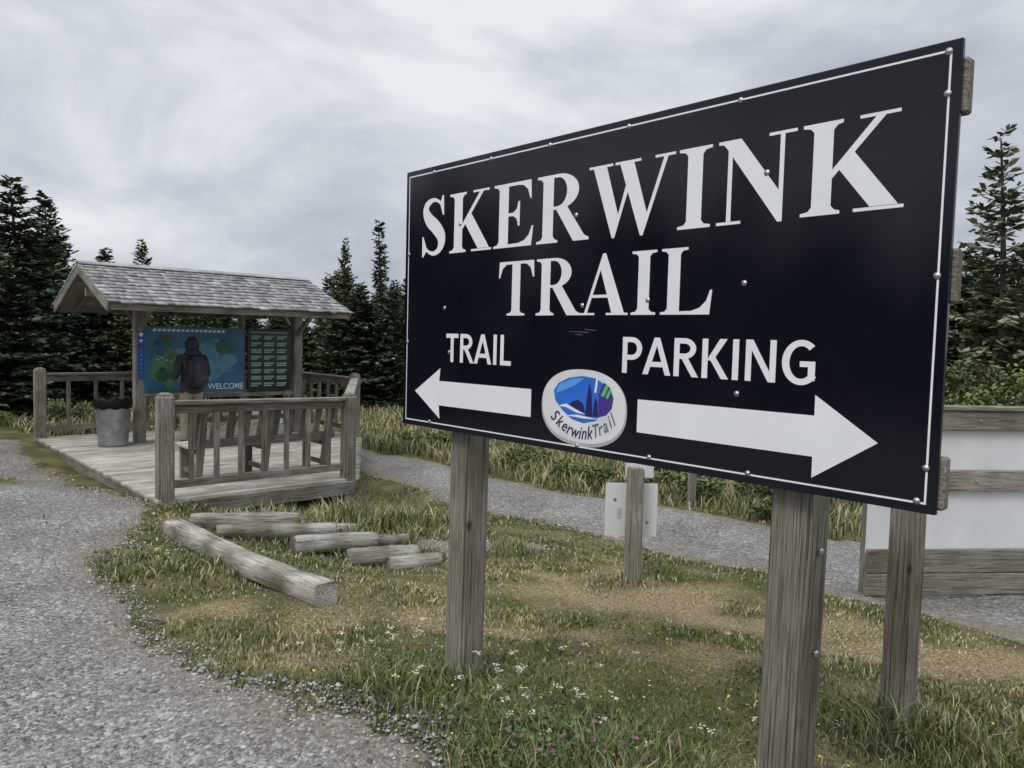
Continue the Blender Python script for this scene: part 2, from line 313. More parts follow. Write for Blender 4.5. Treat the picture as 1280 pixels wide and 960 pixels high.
def leaves(name,P,sz,c,mat,tilt=.5,k=6):
    n=len(P); an=np.linspace(0,6.283,k,endpoint=False)[None]; nrm=rng.normal(0,tilt,(n,3)); nrm[:,2]=1; nrm/=np.linalg.norm(nrm,axis=1,keepdims=True)
    t=np.cross(nrm,np.array([[.3,1,.1]])); t/=np.linalg.norm(t,axis=1,keepdims=True); u=np.cross(nrm,t)
    V=P[:,None]+sz[:,None,None]*(np.cos(an)[...,None]*t[:,None]+.85*np.sin(an)[...,None]*u[:,None])
    return V.reshape(-1,3),np.arange(n*k).reshape(n,k),np.repeat(c,k,0)
def scat(n,cx,cy,rx,ry,z0,z1):
    x=rng.normal(cx,rx,n);y=rng.normal(cy,ry,n); ok=gsd(x,y)<-.03; x,y=x[ok],y[ok]
    return np.stack([x,y,H(x,y)+rng.uniform(z0,z1,len(x))],1)
P=np.concatenate([scat(1500,.12,2.9,.22,.2,.01,.10),scat(1100,.5,2.35,.25,.18,.01,.10),scat(450,1.5,2.9,.5,.3,.01,.04),scat(500,-.5,3.5,.25,.2,.01,.05),scat(600,-2.5,5.9,.4,.3,.01,.06)])
c=np.array([.085,.125,.05])*rng.uniform(.5,1.6,(len(P),1))
V,Fq,C=leaves('c',P,rng.uniform(.005,.012,len(P)),c,M_leaf,.7)
obj('clover_plants',mesh_np('clover_plants',V,[Fq],M_leaf,C))
FV=[];FF=[];FC=[];off=0
def addf(P,sz,c,tilt=.3):
    global off
    V,Fq,C=leaves('',P,sz,c,None,tilt); FV.append(V);FF.append(Fq+off);FC.append(C);off+=len(V)
def umbels(centres,col,r=.019,k=14,s=.0045):
    for p in centres:
        q=p+np.concatenate([rng.normal(0,r*.55,(k,2)),rng.normal(0,.003,(k,1))],1)
        addf(q,rng.uniform(s*.7,s*1.3,k),np.array(col)*rng.uniform(.8,1.1,(k,1)))
W_=(.62,.60,.52)
umbels(scat(18,-.75,4.1,.3,.2,.04,.09),W_); umbels(scat(26,.2,3.2,.32,.16,.07,.14),W_); umbels(scat(5,.9,3.0,.3,.1,.05,.1),W_); umbels(scat(12,-2.6,6.1,.5,.3,.06,.1),W_); umbels(scat(5,1.2,4,.6,.3,.03,.07),W_)
umbels(scat(22,.2,2.8,.3,.2,.08,.13),(.34,.13,.24),.007,12,.0045); umbels(scat(10,.8,2.4,.4,.2,.06,.11),(.34,.13,.24),.007,12,.0045)
P=np.concatenate([scat(120,.9,3.6,1.1,.6,.03,.06),scat(80,.5,3.0,.7,.4,.04,.08),scat(60,2.5,3.6,.8,.5,.03,.05),scat(50,1,5.5,1.2,.6,.03,.05)])
addf(P,rng.uniform(.004,.008,len(P)),np.array([[.75,.55,.03]])*rng.uniform(.8,1.1,(len(P),1)),.5)
obj('wildflowers',mesh_np('wildflowers',np.concatenate(FV),[np.concatenate(FF)],M_flower,np.concatenate(FC)))
# ------------------------------------------------------------ trees
def tube(p,r,k=6):
    V=[];Fq=[]
    for i,(a,rr) in enumerate(zip(p,r)):
        a=Vector(a); d=(Vector(p[min(i+1,len(p)-1)])-Vector(p[max(i-1,0)])).normalized()
        t=d.cross(Vector((.2,1,.1))).normalized(); u=d.cross(t)
        for j in range(k):
            an=6.283*j/k; V.append(a+rr*(math.cos(an)*t+math.sin(an)*u))
        if i:
            for j in range(k): Fq.append(((i-1)*k+j,(i-1)*k+(j+1)%k,i*k+(j+1)%k,i*k+j))
    return [tuple(v) for v in V],Fq
def spruce(name,Ht,R,dens,seed,tint=(.034,.052,.026),bare=0.,sparse=1.,light=0,step=.0165):
    r=random.Random(seed); V=[];Fq=[];C=[]
    lean=(r.uniform(-.04,.04)*Ht,r.uniform(-.04,.04)*Ht)
    pts=[(lean[0]*(i/6)**2,lean[1]*(i/6)**2,Ht*i/6-.15) for i in range(7)]
    tv,tf=tube(pts,[.028*Ht*(1-i/6.3)*.6+.008 for i in range(7)])
    V+=tv;Fq+=tf;C+=[(.10,.085,.07)]*len(tv)
    z=Ht*(.03+bare); lob=[r.uniform(0,6.28) for _ in range(3)]
    while z<Ht*.995:
        f=z/Ht; rad=R*(1-f)**.8*(.8+.4*r.random())+.05
        if f<.12: rad*=.8
        nb=max(3,int((9 if f<.8 else 6)*sparse*(.8+.4*r.random())))
        ph=r.uniform(0,6.28)
        for bI in range(nb):
            an=ph+6.283*bI/nb+r.uniform(-.45,.45); Lb=rad*r.uniform(.5,1.1)*(1+.18*math.sin(2*an+lob[0]+f*5)+.12*math.sin(3*an+lob[1]-f*9))
            if r.random()<.1: Lb*=1.25
            z0=z+r.uniform(-.03,.03)*Ht; droop=r.uniform(.0,.35)*(1-f)-(.45*f)
            ca,sa=math.cos(an),math.sin(an); ox=lean[0]*f*f; oy=lean[1]*f*f
            ns=max(3,int(Lb*dens)); shade=r.uniform(.6,1.4)
            i0=len(V); e=(ox+ca*Lb,oy+sa*Lb,z0-droop*Lb+.12*Lb)
            V+=[(ox,oy,z0+.012),(ox,oy,z0-.012),e]; Fq.append((i0,i0+1,i0+2)); C+=[(.09,.08,.065)]*3
            for s in range(ns):
                t=(s+r.random())/ns; t=.15+.85*t
                bx=ox+ca*Lb*t; by=oy+sa*Lb*t; bz=z0-droop*Lb*t+.12*Lb*t*t
                for side in (-1,1):
                    sl=(.09+.15*(1-t)*Lb+.03)*r.uniform(.6,1.4); sa_=side*r.uniform(.4,1.3)
                    dx=math.cos(an+sa_);dy=math.sin(an+sa_); dz=r.uniform(-.6,.35)+.3*f
                    w=.03*r.uniform(.8,1.5)
                    px,py=-dy*w,dx*w; i0=len(V); tz=r.uniform(-1,1)*w
                    V+=[(bx,by,bz),(bx+dx*sl*.45+px,by+dy*sl*.45+py,bz+dz*sl*.45+tz),(bx+dx*sl,by+dy*sl,bz+dz*sl),(bx+dx*sl*.45-px,by+dy*sl*.45-py,bz+dz*sl*.45-tz)]
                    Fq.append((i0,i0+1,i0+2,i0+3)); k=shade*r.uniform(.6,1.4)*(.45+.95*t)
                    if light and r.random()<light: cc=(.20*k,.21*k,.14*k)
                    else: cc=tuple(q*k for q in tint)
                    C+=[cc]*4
        z+=Ht*step*r.uniform(.6,1.5)/(sparse**.5)
    V3=np.array(V); f3=[f for f in Fq if len(f)==3]; f4=[f for f in Fq if len(f)==4]
    return mesh_np(name,V3,[np.array(f4),np.array(f3)],M_leaf,np.array(C))
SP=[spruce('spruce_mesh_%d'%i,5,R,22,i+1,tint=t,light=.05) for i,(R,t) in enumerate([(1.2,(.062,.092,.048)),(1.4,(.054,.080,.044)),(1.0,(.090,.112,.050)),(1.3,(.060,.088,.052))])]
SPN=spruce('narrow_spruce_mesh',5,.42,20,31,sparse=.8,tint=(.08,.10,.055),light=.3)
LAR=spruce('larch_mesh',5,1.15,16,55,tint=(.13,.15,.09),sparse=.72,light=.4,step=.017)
def tree(name,me,x,y,h,base=5.0,wide=1.0,parent=None):
    o=bpy.data.objects.new(name,me); link(o); s=h/base
    o.location=(x,y,Hs(x,y)-.05); o.scale=(s*wide,s*wide,s); o.rotation_euler=(0,0,random.uniform(0,6.28))
    if parent: o.parent=parent
    return o
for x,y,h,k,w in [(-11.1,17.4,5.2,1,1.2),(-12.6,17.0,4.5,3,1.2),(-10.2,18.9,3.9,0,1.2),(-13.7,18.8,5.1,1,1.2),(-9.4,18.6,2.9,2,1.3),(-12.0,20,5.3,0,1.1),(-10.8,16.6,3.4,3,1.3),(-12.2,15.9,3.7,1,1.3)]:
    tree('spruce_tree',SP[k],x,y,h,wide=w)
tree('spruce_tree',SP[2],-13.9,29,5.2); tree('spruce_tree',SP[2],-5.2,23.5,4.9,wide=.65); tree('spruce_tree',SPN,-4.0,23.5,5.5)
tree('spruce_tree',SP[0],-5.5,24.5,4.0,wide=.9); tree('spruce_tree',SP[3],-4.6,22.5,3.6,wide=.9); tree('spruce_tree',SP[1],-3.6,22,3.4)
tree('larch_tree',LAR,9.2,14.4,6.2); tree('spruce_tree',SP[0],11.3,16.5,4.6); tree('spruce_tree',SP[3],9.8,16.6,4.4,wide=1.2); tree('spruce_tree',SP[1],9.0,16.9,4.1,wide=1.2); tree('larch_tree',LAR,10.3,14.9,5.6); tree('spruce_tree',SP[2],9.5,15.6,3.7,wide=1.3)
FOR=empty('spruce_forest')
rr=random.Random(5)
def frow(n,fx,fy,h0,h1):
    for i in range(n):
        x,y=fx(),fy(); h=rr.uniform(h0,h1)
        if -.55<x/y<-.235 and y>0: h=min(h,rr.uniform(2.5,3.0)+.03*(y-22))
        tree('forest_tree',SP[rr.randrange(4)],x,y,h,wide=rr.uniform(1.05,1.5),parent=FOR)
frow(30,lambda:rr.uniform(-13,0),lambda:rr.uniform(21.5,24.5),2.6,3.5)
frow(28,lambda:rr.uniform(-14,1),lambda:rr.uniform(25,30),3.1,4.2)
frow(26,lambda:rr.uniform(-26,-13.5),lambda:rr.uniform(18,27),3.4,5.0)
frow(24,lambda:rr.uniform(2,26),lambda:rr.uniform(20,29),3.4,4.8)
frow(24,lambda:rr.uniform(10.5,20),lambda:rr.uniform(15,21),3.0,4.4)
frow(40,lambda:rr.uniform(-20,-14.5),lambda:rr.uniform(-14,17),4.2,6.2)
frow(16,lambda:rr.uniform(-16,16),lambda:rr.uniform(-20,-14),3.2,5.2)
frow(24,lambda:rr.uniform(-40,40),lambda:rr.uniform(31,40),3.3,4.4)
def shrub(name,x,y,rx,h,n,c,ls=.035,lobes=7):
    P=[];cc=[]
    for i in range(lobes):
        cx=rng.normal(0,rx*.45);cy=rng.normal(0,rx*.45);cz=h*rng.uniform(.3,.72); rad=rx*rng.uniform(.3,.55); k=n//lobes
        d=rng.normal(0,1,(k,3)); d/=np.linalg.norm(d,axis=1,keepdims=True); q=d*rad*rng.uniform(.45,1.15,(k,1)); q[:,2]*=h/rx*.5
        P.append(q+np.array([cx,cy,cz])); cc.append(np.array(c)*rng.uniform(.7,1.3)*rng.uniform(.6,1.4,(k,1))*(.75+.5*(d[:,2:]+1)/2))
    P=np.concatenate(P); P[:,2]=np.abs(P[:,2]); cc=np.concatenate(cc)
    V,Fq,C=leaves('',P,rng.uniform(ls*.6,ls*1.3,len(P)),cc,None,1.0,5)
    n0=len(V); tv=[];tf=[]
    for i in range(7):
        an=rng.uniform(0,6.28); rr_=rx*.5*rng.random(); a,b=tube([(0,0,-.05),(rr_*.5*math.cos(an),rr_*.5*math.sin(an),h*.3),(rr_*math.cos(an),rr_*math.sin(an),h*.75)],[.02,.014,.006],5)
        tf+=[tuple(q+len(tv)+n0 for q in f) for f in b]; tv+=a
    V=np.concatenate([V,np.array(tv)]); C=np.concatenate([C,np.tile([[.09,.08,.06]],(len(tv),1))])
    o=obj(name,mesh_np(name,V,[Fq,np.array(tf)],M_leaf,C)); o.location=(x,y,Hs(x,y)); return o
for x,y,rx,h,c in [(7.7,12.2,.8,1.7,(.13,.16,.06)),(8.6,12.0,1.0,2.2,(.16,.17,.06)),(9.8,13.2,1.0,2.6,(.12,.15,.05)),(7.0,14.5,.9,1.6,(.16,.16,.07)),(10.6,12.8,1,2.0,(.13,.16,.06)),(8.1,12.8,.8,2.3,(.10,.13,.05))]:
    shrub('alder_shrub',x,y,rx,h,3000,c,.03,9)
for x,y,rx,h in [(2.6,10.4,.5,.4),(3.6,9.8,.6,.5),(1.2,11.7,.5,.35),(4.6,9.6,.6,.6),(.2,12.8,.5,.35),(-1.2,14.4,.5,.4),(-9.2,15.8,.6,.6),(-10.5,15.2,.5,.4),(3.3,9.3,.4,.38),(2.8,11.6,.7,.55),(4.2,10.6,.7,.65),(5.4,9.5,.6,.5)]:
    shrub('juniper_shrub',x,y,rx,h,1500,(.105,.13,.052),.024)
# ------------------------------------------------------------ DECK
ZD=-.10
deck=empty('wooden_deck',(*dk(2.3,3),ZD))
pw=.14;gap=.008; bcur=.0
while bcur<6.05:
    bm_=bcur+pw/2; end=2.45+2.15*min(1,bm_/3.45); jit=random.uniform(-.008,.012)
    beam('plank',(*dk(.03+jit,bm_),ZD-.019+random.uniform(-.0015,.0015)),(*dk(end+.03,bm_),ZD-.019),pw,.038,M_deck,deck,bevel=.004)
    bcur+=pw+gap
per=[(0.06,0),(2.45,0),(4.6,3.45),(4.6,6.08),(0.06,6.08)]
for i in range(5):
    a,b=per[i],per[(i+1)%5]; beam('rim_joist',(*dk(*a),ZD-.12),(*dk(*b),ZD-.12),.045,.17,M_rail,deck)
for a,b in [(2.38,.05),(3.5,1.75),(4.55,3.5),(4.55,6),(1.25,.06),(2.4,3),(1,3)]:
    x,y=dk(a,b); post('footing',x,y,min(Hs(x,y),-.3)-.3,ZD-.05,.13,M_rail,deck,.742)
RH=1.07
def railing(name,pts,first=True,last=True,fs=.30):
    P0=empty(name,(*dk(*pts[0]),ZD))
    for k,(a,b) in enumerate(zip(pts[:-1],pts[1:])):
        pa=Vector((*dk(*a),ZD));pb=Vector((*dk(*b),ZD)); d=(pb-pa); n=d.normalized(); Ln=d.length
        if k==0 and first: post('newel',pa.x,pa.y,ZD-.22,ZD+RH+.06,.165,M_post,P0,.742,top=.03,bevel=.022)
        if k<len(pts)-2 or last: post('newel',pb.x,pb.y,ZD-.5 if b[1]<.1 else ZD-.2,ZD+RH+.0+(.05 if b[1]>.1 else -.01),.16,M_post,P0,.742,top=.03,bevel=.022)
        o=n*.07; dz=Vector((0,0,-.03)) if b[1]<.1 else Vector((0,0,0))
        beam('top_rail',pa+o+Vector((0,0,RH-.02)),pb-o+Vector((0,0,RH-.02))+dz,.13,.042,M_post,P0)
        beam('upper_rail',pa+o+Vector((0,0,RH-.095)),pb-o+Vector((0,0,RH-.095))+dz,.04,.09,M_rail,P0)
        beam('lower_rail',pa+o+Vector((0,0,.15)),pb-o+Vector((0,0,.15)),.04,.09,M_rail,P0)
        m_=max(2,int(round(Ln/fs)))
        for q in range(1,m_):
            c_=pa+d*(q/m_); beam('baluster',c_+Vector((0,0,.195)),c_+Vector((0,0,RH-.14)),.038,.06,M_rail,P0)
    return P0
railing('deck_railing',[(0.13,.07),(2.39,.07)],fs=.30)
railing('deck_railing',[(2.39,.07),(4.5,3.45),(4.5,6.03)],first=False,fs=.34)
railing('deck_railing',[(0.1,6.0),(2.2,6.03),(4.5,6.03)],last=False,fs=.42)
# ------------------------------------------------------------ KIOSK
KB=4.7
kio=empty('information_kiosk',(*dk(2.5,KB),ZD))
ZE=2.10; ZR=2.71
def K(a,b,z): return Vector((*dk(a,b),z))
for a in (1.25,4.0):
    x,y=dk(a,KB); post('post',x,y,ZD,2.5,.165,M_post,kio,.742,bevel=.008)
    beam('cross_beam',K(a,3.3,2.13),K(a,6.1,2.13),.09,.12,M_post,kio)
    for s in (-1,1): beam('knee_brace',K(a,KB+s*.07,1.72),K(a,KB+s*.62,2.09),.07,.08,M_post,kio)
beam('middle_post',K(2.965,KB,ZD),K(2.965,KB,2.1),.08,.08,M_rail,kio)
for b_ in (3.42,5.98): beam('header_beam',K(.5,b_,2.215),K(4.1,b_,2.215),.06,.05,M_post,kio)
beam('header_beam',K(.5,KB+.13,2.30),K(4.1,KB+.13,2.30),.06,.14,M_post,kio)
sl=math.atan2(ZR-ZE,1.6)
for side in (-1,1):
    e2=Vector((E2[0],E2[1],0))*side; nn=(Vector((0,0,1))*math.cos(sl)+e2*math.sin(sl))
    def RP(a,t,h=0): return K(a,KB,ZR)+e2*(1.6*t)+Vector((0,0,-(ZR-ZE)*t))+nn*h
    me=bpy.data.meshes.new('roof_deck'); bm=bmesh.new()
    vs=[bm.verts.new(RP(a,t,h)) for h in (-.03,0) for a,t in ((.40,0.0),(4.16,0.0),(4.16,.985),(.40,.985))]
    for f in [(0,1,2,3),(4,5,6,7),(0,1,5,4),(1,2,6,5),(2,3,7,6),(3,0,4,7)]: bm.faces.new([vs[k] for k in f])
    bmesh.ops.recalc_face_normals(bm,faces=bm.faces); bm.to_mesh(me);bm.free(); me.materials.append(M_rail); obj('roof_deck',me,kio)
    V=[];Fq=[];rows=11
    for r in range(rows):
        t0=r/rows; t1=(r+1.0)/rows+.035; a=.36+random.uniform(-.1,0)
        while a<4.19:
            w=random.uniform(.09,.19); a1=min(a+w,4.21); a0=max(a,.36)
            if a1-a0>.03:
                j=random.uniform(-.010,.012); hh=.022+random.uniform(0,.010); i0=len(V)
                ta=max(0,t0-.03); tb=t1+j
                V+=[RP(a0,ta,.004),RP(a1-.007,ta,.004),RP(a1-.007,tb,hh+.014),RP(a0,tb,hh+.014),RP(a0,ta,0),RP(a1-.007,ta,0),RP(a1-.007,tb,hh-.006),RP(a0,tb,hh-.006)]
                Fq+=[(i0,i0+1,i0+2,i0+3),(i0+7,i0+6,i0+5,i0+4),(i0+3,i0+2,i0+6,i0+7),(i0,i0+3,i0+7,i0+4),(i0+1,i0+5,i0+6,i0+2)]
            a+=w
    cc=np.repeat(np.array([(t,t*.995,t*.98) for t in np.clip(rng.normal(.36,.075,len(V)//8),.17,.56)]),8,0)
    obj('shingles',mesh_np('shingles',np.array([tuple(v) for v in V]),[np.array(Fq)],vcol('shingle_tone',.9),cc),kio)
    for a in (.38,4.18): beam('barge_board',RP(a,0.0,-.07),RP(a,1.0,-.07),.03,.13,M_post,kio,up=nn)
    beam('fascia',RP(.41,.99,-.065),RP(4.15,.99,-.065),.03,.09,M_post,kio)
    for a in np.linspace(.7,3.95,7): beam('rafter',RP(a,.03,-.075),RP(a,.97,-.075),.04,.085,M_rail,kio,up=nn)
for s in (-1,1): beam('ridge_cap',K(.36,KB+s*.06,ZR+.027+.001*s),K(4.21,KB+s*.06,ZR+.027+.001*s),.13,.02,M_shing,kio,up=(s*E2[0]*.36,s*E2[1]*.36,.93))
for a in (1.25,4.0):
    me=bpy.data.meshes.new('gable'); bm=bmesh.new()
    f=[bm.verts.new(K(a+d,b_,z)) for d in (-.012,.012) for b_,z in ((KB-1.15,2.20),(KB+1.15,2.20),(KB,2.60))]
    for q in [(0,1,2),(5,4,3),(0,3,4,1),(1,4,5,2),(2,5,3,0)]: bm.faces.new([f[k] for k in q])
    bmesh.ops.recalc_face_normals(bm,faces=bm.faces); bm.to_mesh(me);bm.free();me.materials.append(M_post); obj('gable_infill',me,kio)
def flat(name,pts,mat,parent,z=0,thick=0):
    me=bpy.data.meshes.new(name); bm=bmesh.new()
    f=bm.faces.new([bm.verts.new((p[0],p[1],z)) for p in pts])
    f.normal_update()
    if f.normal.z<0: f.normal_flip()
    if thick>0:
        r=bmesh.ops.extrude_face_region(bm,geom=[f]); 
        for v in [g_ for g_ in r['geom'] if isinstance(g_,bmesh.types.BMVert)]: v.co.z+=thick
        bmesh.ops.recalc_face_normals(bm,faces=bm.faces)
    bm.to_mesh(me);bm.free();me.materials.append(mat)
    return obj(name,me,parent,True)
def text(name,s,size,x,y,z,mat,parent,off=0,sx=1,align='LEFT',ext=0,shear=0,rot=0):
    cu_=bpy.data.curves.new(name,'FONT'); cu_.body=s; cu_.size=size; cu_.offset=off; cu_.align_x=align; cu_.extrude=ext; cu_.shear=shear
    cu_.materials.append(mat); o=link(bpy.data.objects.new(name,cu_)); o.location=(x,y,z); o.scale=(sx,1,1); o.rotation_euler=(0,0,rot); o.parent=parent; return o
def rect(x0,y0,x1,y1): return [(x0,y0),(x1,y0),(x1,y1),(x0,y1)]
def frame(name,org,ex,n):
    ex=Vector(ex).normalized(); M=Matrix((ex,Vector((0,0,1)),Vector(n).normalized())).transposed().to_4x4()
    e=bpy.data.objects.new(name,None); e.matrix_basis=Matrix.Translation(org)@M; return link(e)
nE=(-E2[0],-E2[1],0)
M_blue=simple('sea_blue',(.03,.14,.27),.35,var=.3,scale=3); M_green=simple('land_green',(.09,.22,.12),.4,var=.3,scale=6); M_dkgreen=simple('land_dark',(.03,.11,.07),.4,var=.3,scale=9)
M_black=simple('panel_black',(.02,.024,.024),.3,var=.2); M_lblue=simple('shallow_blue',(.07,.25,.36),.4,var=.2); M_card=simple('card_green',(.16,.36,.29),.4,var=.2,scale=20); M_pole=simple('blue_plate',(.02,.09,.38),.35,var=.1)
kp=frame('welcome_map_panel',K(1.30,KB-.11,.69),(E1[0],E1[1],0),nE)
flat('backing',rect(0,0,1.65,1.1),M_blue,kp,-.02,.02)
flat('frame_trim',rect(-.0,-.035,1.65,-.0),M_rail,kp,-.02,.03)
def blob(cx,cy,rx,ry,seed,n=26,am=.22):
    r=np.random.default_rng(seed); ph=r.uniform(0,6.28,4)
    return [(cx+rx*math.cos(t)*(1+am*math.sin(2*t+ph[0])+am*.6*math.sin(5*t+ph[1])),cy+ry*math.sin(t)*(1+am*math.sin(3*t+ph[2])+am*.5*math.sin(7*t+ph[3]))) for t in np.linspace(0,6.283,n,endpoint=False)]
flat('bay',blob(.95,.55,.45,.33,2),M_lblue,kp,.002)
flat('land_1',blob(.33,.42,.24,.30,3),M_green,kp,.004); flat('land_2',blob(.75,.25,.28,.12,4),M_green,kp,.005); flat('land_3',blob(.30,.86,.18,.09,5),M_dkgreen,kp,.004); flat('land_4',blob(1.3,.75,.16,.12,6),M_dkgreen,kp,.004)
flat('land_5',blob(.3,.3,.12,.12,8),M_dkgreen,kp,.006)
for i in range(16): flat('title_dash',[(.12+i*.075,1.02),(.17+i*.075,1.02),(.185+i*.075,1.06),(.135+i*.075,1.06)],M_white,kp,.003)
flat('title_bar',rect(.05,.02,.95,.07),M_dkgreen,kp,.007)
text('welcome_text','WELCOME',.145,1.02,.05,.008,M_white,kp,off=.001,sx=.88)
for i in range(9): flat('legend',rect(1.25,.62-i*.035,1.42+.1*random.random(),.630-i*.035),M_card,kp,.006)
for i in range(7): flat('trail_mark',rect(.18+i*.07,.55+.03*math.sin(i*1.7),.22+i*.07,.562+.03*math.sin(i*1.7)),M_white,kp,.0065)
kq=frame('notice_board_panel',K(3.02,KB-.11,.69),(E1[0],E1[1],0),nE)
flat('backing',rect(0,0,.80,1.1),M_black,kq,-.02,.02)
for r in range(8):
    for c_ in range(3):
        flat('card',rect(.06+c_*.24,.95-r*.12,.25+c_*.24,.985-r*.12),M_card,kq,.002); 
        flat('card_line',rect(.06+c_*.24,.925-r*.12,.06+c_*.24+random.uniform(.1,.19),.935-r*.12),M_white,kq,.002)
flat('header',rect(.05,1.03,.74,1.055),M_card,kq,.002)
for e in (kp,kq):
    e.parent=kio; e.matrix_parent_inverse=Matrix.Translation(kio.location).inverted()
beam('panel_sill',K(1.34,KB-.02,.63),K(3.91,KB-.02,.63),.07,.07,M_rail,kio)
bpn=frame('blue_marker',K(1.25,KB-.093,.93),(E1[0],E1[1],0),nE); bpn.parent=kio; bpn.matrix_parent_inverse=Matrix.Translation(kio.location).inverted()
flat('plate',rect(-.05,0,.05,.80),M_pole,bpn,0,.006)
flat('disc',blob(0,.72,.032,.032,1,16,0),M_white,bpn,.008)
flat('disc',blob(0,.62,.025,.025,1,16,0),M_white,bpn,.008)
for i in range(6): flat('mark',rect(-.02,.1+i*.07,.02,.115+i*.07),M_card,bpn,.008)
# ------------------------------------------------------------ BENCH (back towards camera)
ben=empty('park_bench',(*dk(1.55,.9),ZD))
for a in (.72,1.55,2.38):
    beam('rear_leg',K(a,.72,ZD),K(a,.50,ZD+.95),.05,.09,M_rail,ben); beam('front_leg',K(a,1.18,ZD),K(a,1.18,ZD+.42),.06,.09,M_rail,ben); beam('seat_bearer',K(a,.66,ZD+.385),K(a,1.22,ZD+.385),.045,.07,M_rail,ben)
    beam('brace',K(a,.72,ZD+.12),K(a,1.14,ZD+.12),.04,.06,M_rail,ben)
for i in range(4): beam('seat_slat',K(.6,.74+i*.135,ZD+.44),K(2.5,.74+i*.135,ZD+.44),.12,.035,M_deck,ben)
beam('back_top_rail',K(.58,.49,ZD+.93),K(2.52,.49,ZD+.93),.05,.12,M_post,ben,up=(E2[0]*.2,E2[1]*.2,1))
beam('back_low_rail',K(.6,.63,ZD+.50),K(2.5,.63,ZD+.50),.04,.10,M_post,ben)
for i in range(10): 
    a=.68+i*.192; beam('back_slat',K(a,.618,ZD+.55),K(a,.515,ZD+.87),.022,.10,M_rail if i%2 else M_post,ben,up=(E1[0],E1[1],0))
# ------------------------------------------------------------ TRASH CAN
def lathe(name,prof,mat,parent,loc,k=40,smooth=True):
    V=[];Fq=[]
    for i,(r,z) in enumerate(prof):
        for j in range(k): an=6.2832*j/k; V.append((r*math.cos(an),r*math.sin(an),z))
        if i:
            for j in range(k): Fq.append(((i-1)*k+j,(i-1)*k+(j+1)%k,i*k+(j+1)%k,i*k+j))
    o=obj(name,mesh_np(name,np.array(V),[np.array(Fq)],mat,smooth=smooth)); o.location=loc
    return par(o,parent)
tx,ty=-6.24,11.98
tcn=empty('trash_can',(tx,ty,ZD))
M_galv=simple('galvanised_steel',(.33,.34,.35),.45,.7,var=.3,scale=7)
M_bag=simple('black_bag',(.006,.006,.007),.5,var=.3,scale=6,bump=.2,spec=.2)
body=[(.0,.03),(.20,.03),(.205,.0),(.215,.0),(.215,.04)]
for i in range(25):
    z=.06+.60*i/24; r=.212+.040*(z/.7)+(.006 if i%2 and 3<i<21 else 0); body.append((r,z))
body+=[(.26,.67),(.262,.69),(.252,.70),(.245,.69),(.24,.4),(.2,.05)]
lathe('can_body',body,M_galv,tcn,(tx,ty,ZD))
V=[];Fq=[];k=48
prof=[(.25,.60),(.268,.60),(.276,.65),(.272,.73),(.255,.76),(.235,.74),(.22,.66),(.1,.62),(0,.61)]
for i,(r,z) in enumerate(prof):
    for j in range(k):
        an=6.2832*j/k; w=(.007*math.sin(9*an+i)+.003*math.sin(17*an+2*i)) if i<6 else 0
        V.append(((r+w)*math.cos(an),(r+w)*math.sin(an),z+(w*2 if i in(0,1,4) else 0)))
    if i:
        for j in range(k): Fq.append(((i-1)*k+j,(i-1)*k+(j+1)%k,i*k+(j+1)%k,i*k+j))
o=obj('bin_liner',mesh_np('bin_liner',np.array(V),[np.array(Fq)],M_bag,smooth=True)); o.location=(tx,ty,ZD); par(o,tcn)
for s in (-1,1): beam('handle',(tx+s*.256,ty-.05,ZD+.54),(tx+s*.256,ty+.05,ZD+.54),.02,.02,M_galv,tcn)
# ------------------------------------------------------------ LOGS
M_end=simple('log_end',(.17,.15,.12),.9,var=.5,scale=30,bump=.5)
def log(name,p1,p2,r,parent=None,seed=0):
    p1=Vector(p1);p2=Vector(p2);d=p2-p1;L_=d.length; R_=random.Random(seed); k=16;n=12;V=[];Fq=[]
    ph=R_.uniform(0,6)
    for i in range(n):
        t=i/(n-1)
        for j in range(k):
            an=6.2832*j/k; rr_=r*(1+.09*math.sin(3*an+ph+t*2)+.05*math.sin(5*an+t*7+ph)+.04*R_.uniform(-1,1))*(1-.14*t)*(.93 if i in(0,n-1) else 1)
            V.append(((t-.5)*L_+ (R_.uniform(-.012,.012) if i in(0,n-1) else 0),rr_*math.cos(an)+.02*math.sin(3*t+ph),rr_*math.sin(an)))
        if i:
            for j in range(k): Fq.append(((i-1)*k+j,(i-1)*k+(j+1)%k,i*k+(j+1)%k,i*k+j))
    me=mesh_np(name,np.array(V),[np.array(Fq)],M_log); me.materials.append(M_end); bm=bmesh.new();bm.from_mesh(me)
    bm.verts.ensure_lookup_table()
    for f in bm.faces: f.smooth=True
    a=bm.faces.new([bm.verts[j] for j in range(k)][::-1]); b_=bm.faces.new([bm.verts[(n-1)*k+j] for j in range(k)]); a.material_index=b_.material_index=1
    bmesh.ops.recalc_face_normals(bm,faces=bm.faces); bm.to_mesh(me);bm.free()
    o=obj(name,me); x=d.normalized(); y=Vector((0,0,1)).cross(x).normalized(); z=x.cross(y)
    o.matrix_basis=Matrix.Translation((p1+p2)/2)@Matrix((x,y,z)).transposed().to_4x4(); return par(o,parent)
def g3(x,y,h): return (x,y,Hs(x,y)+h)
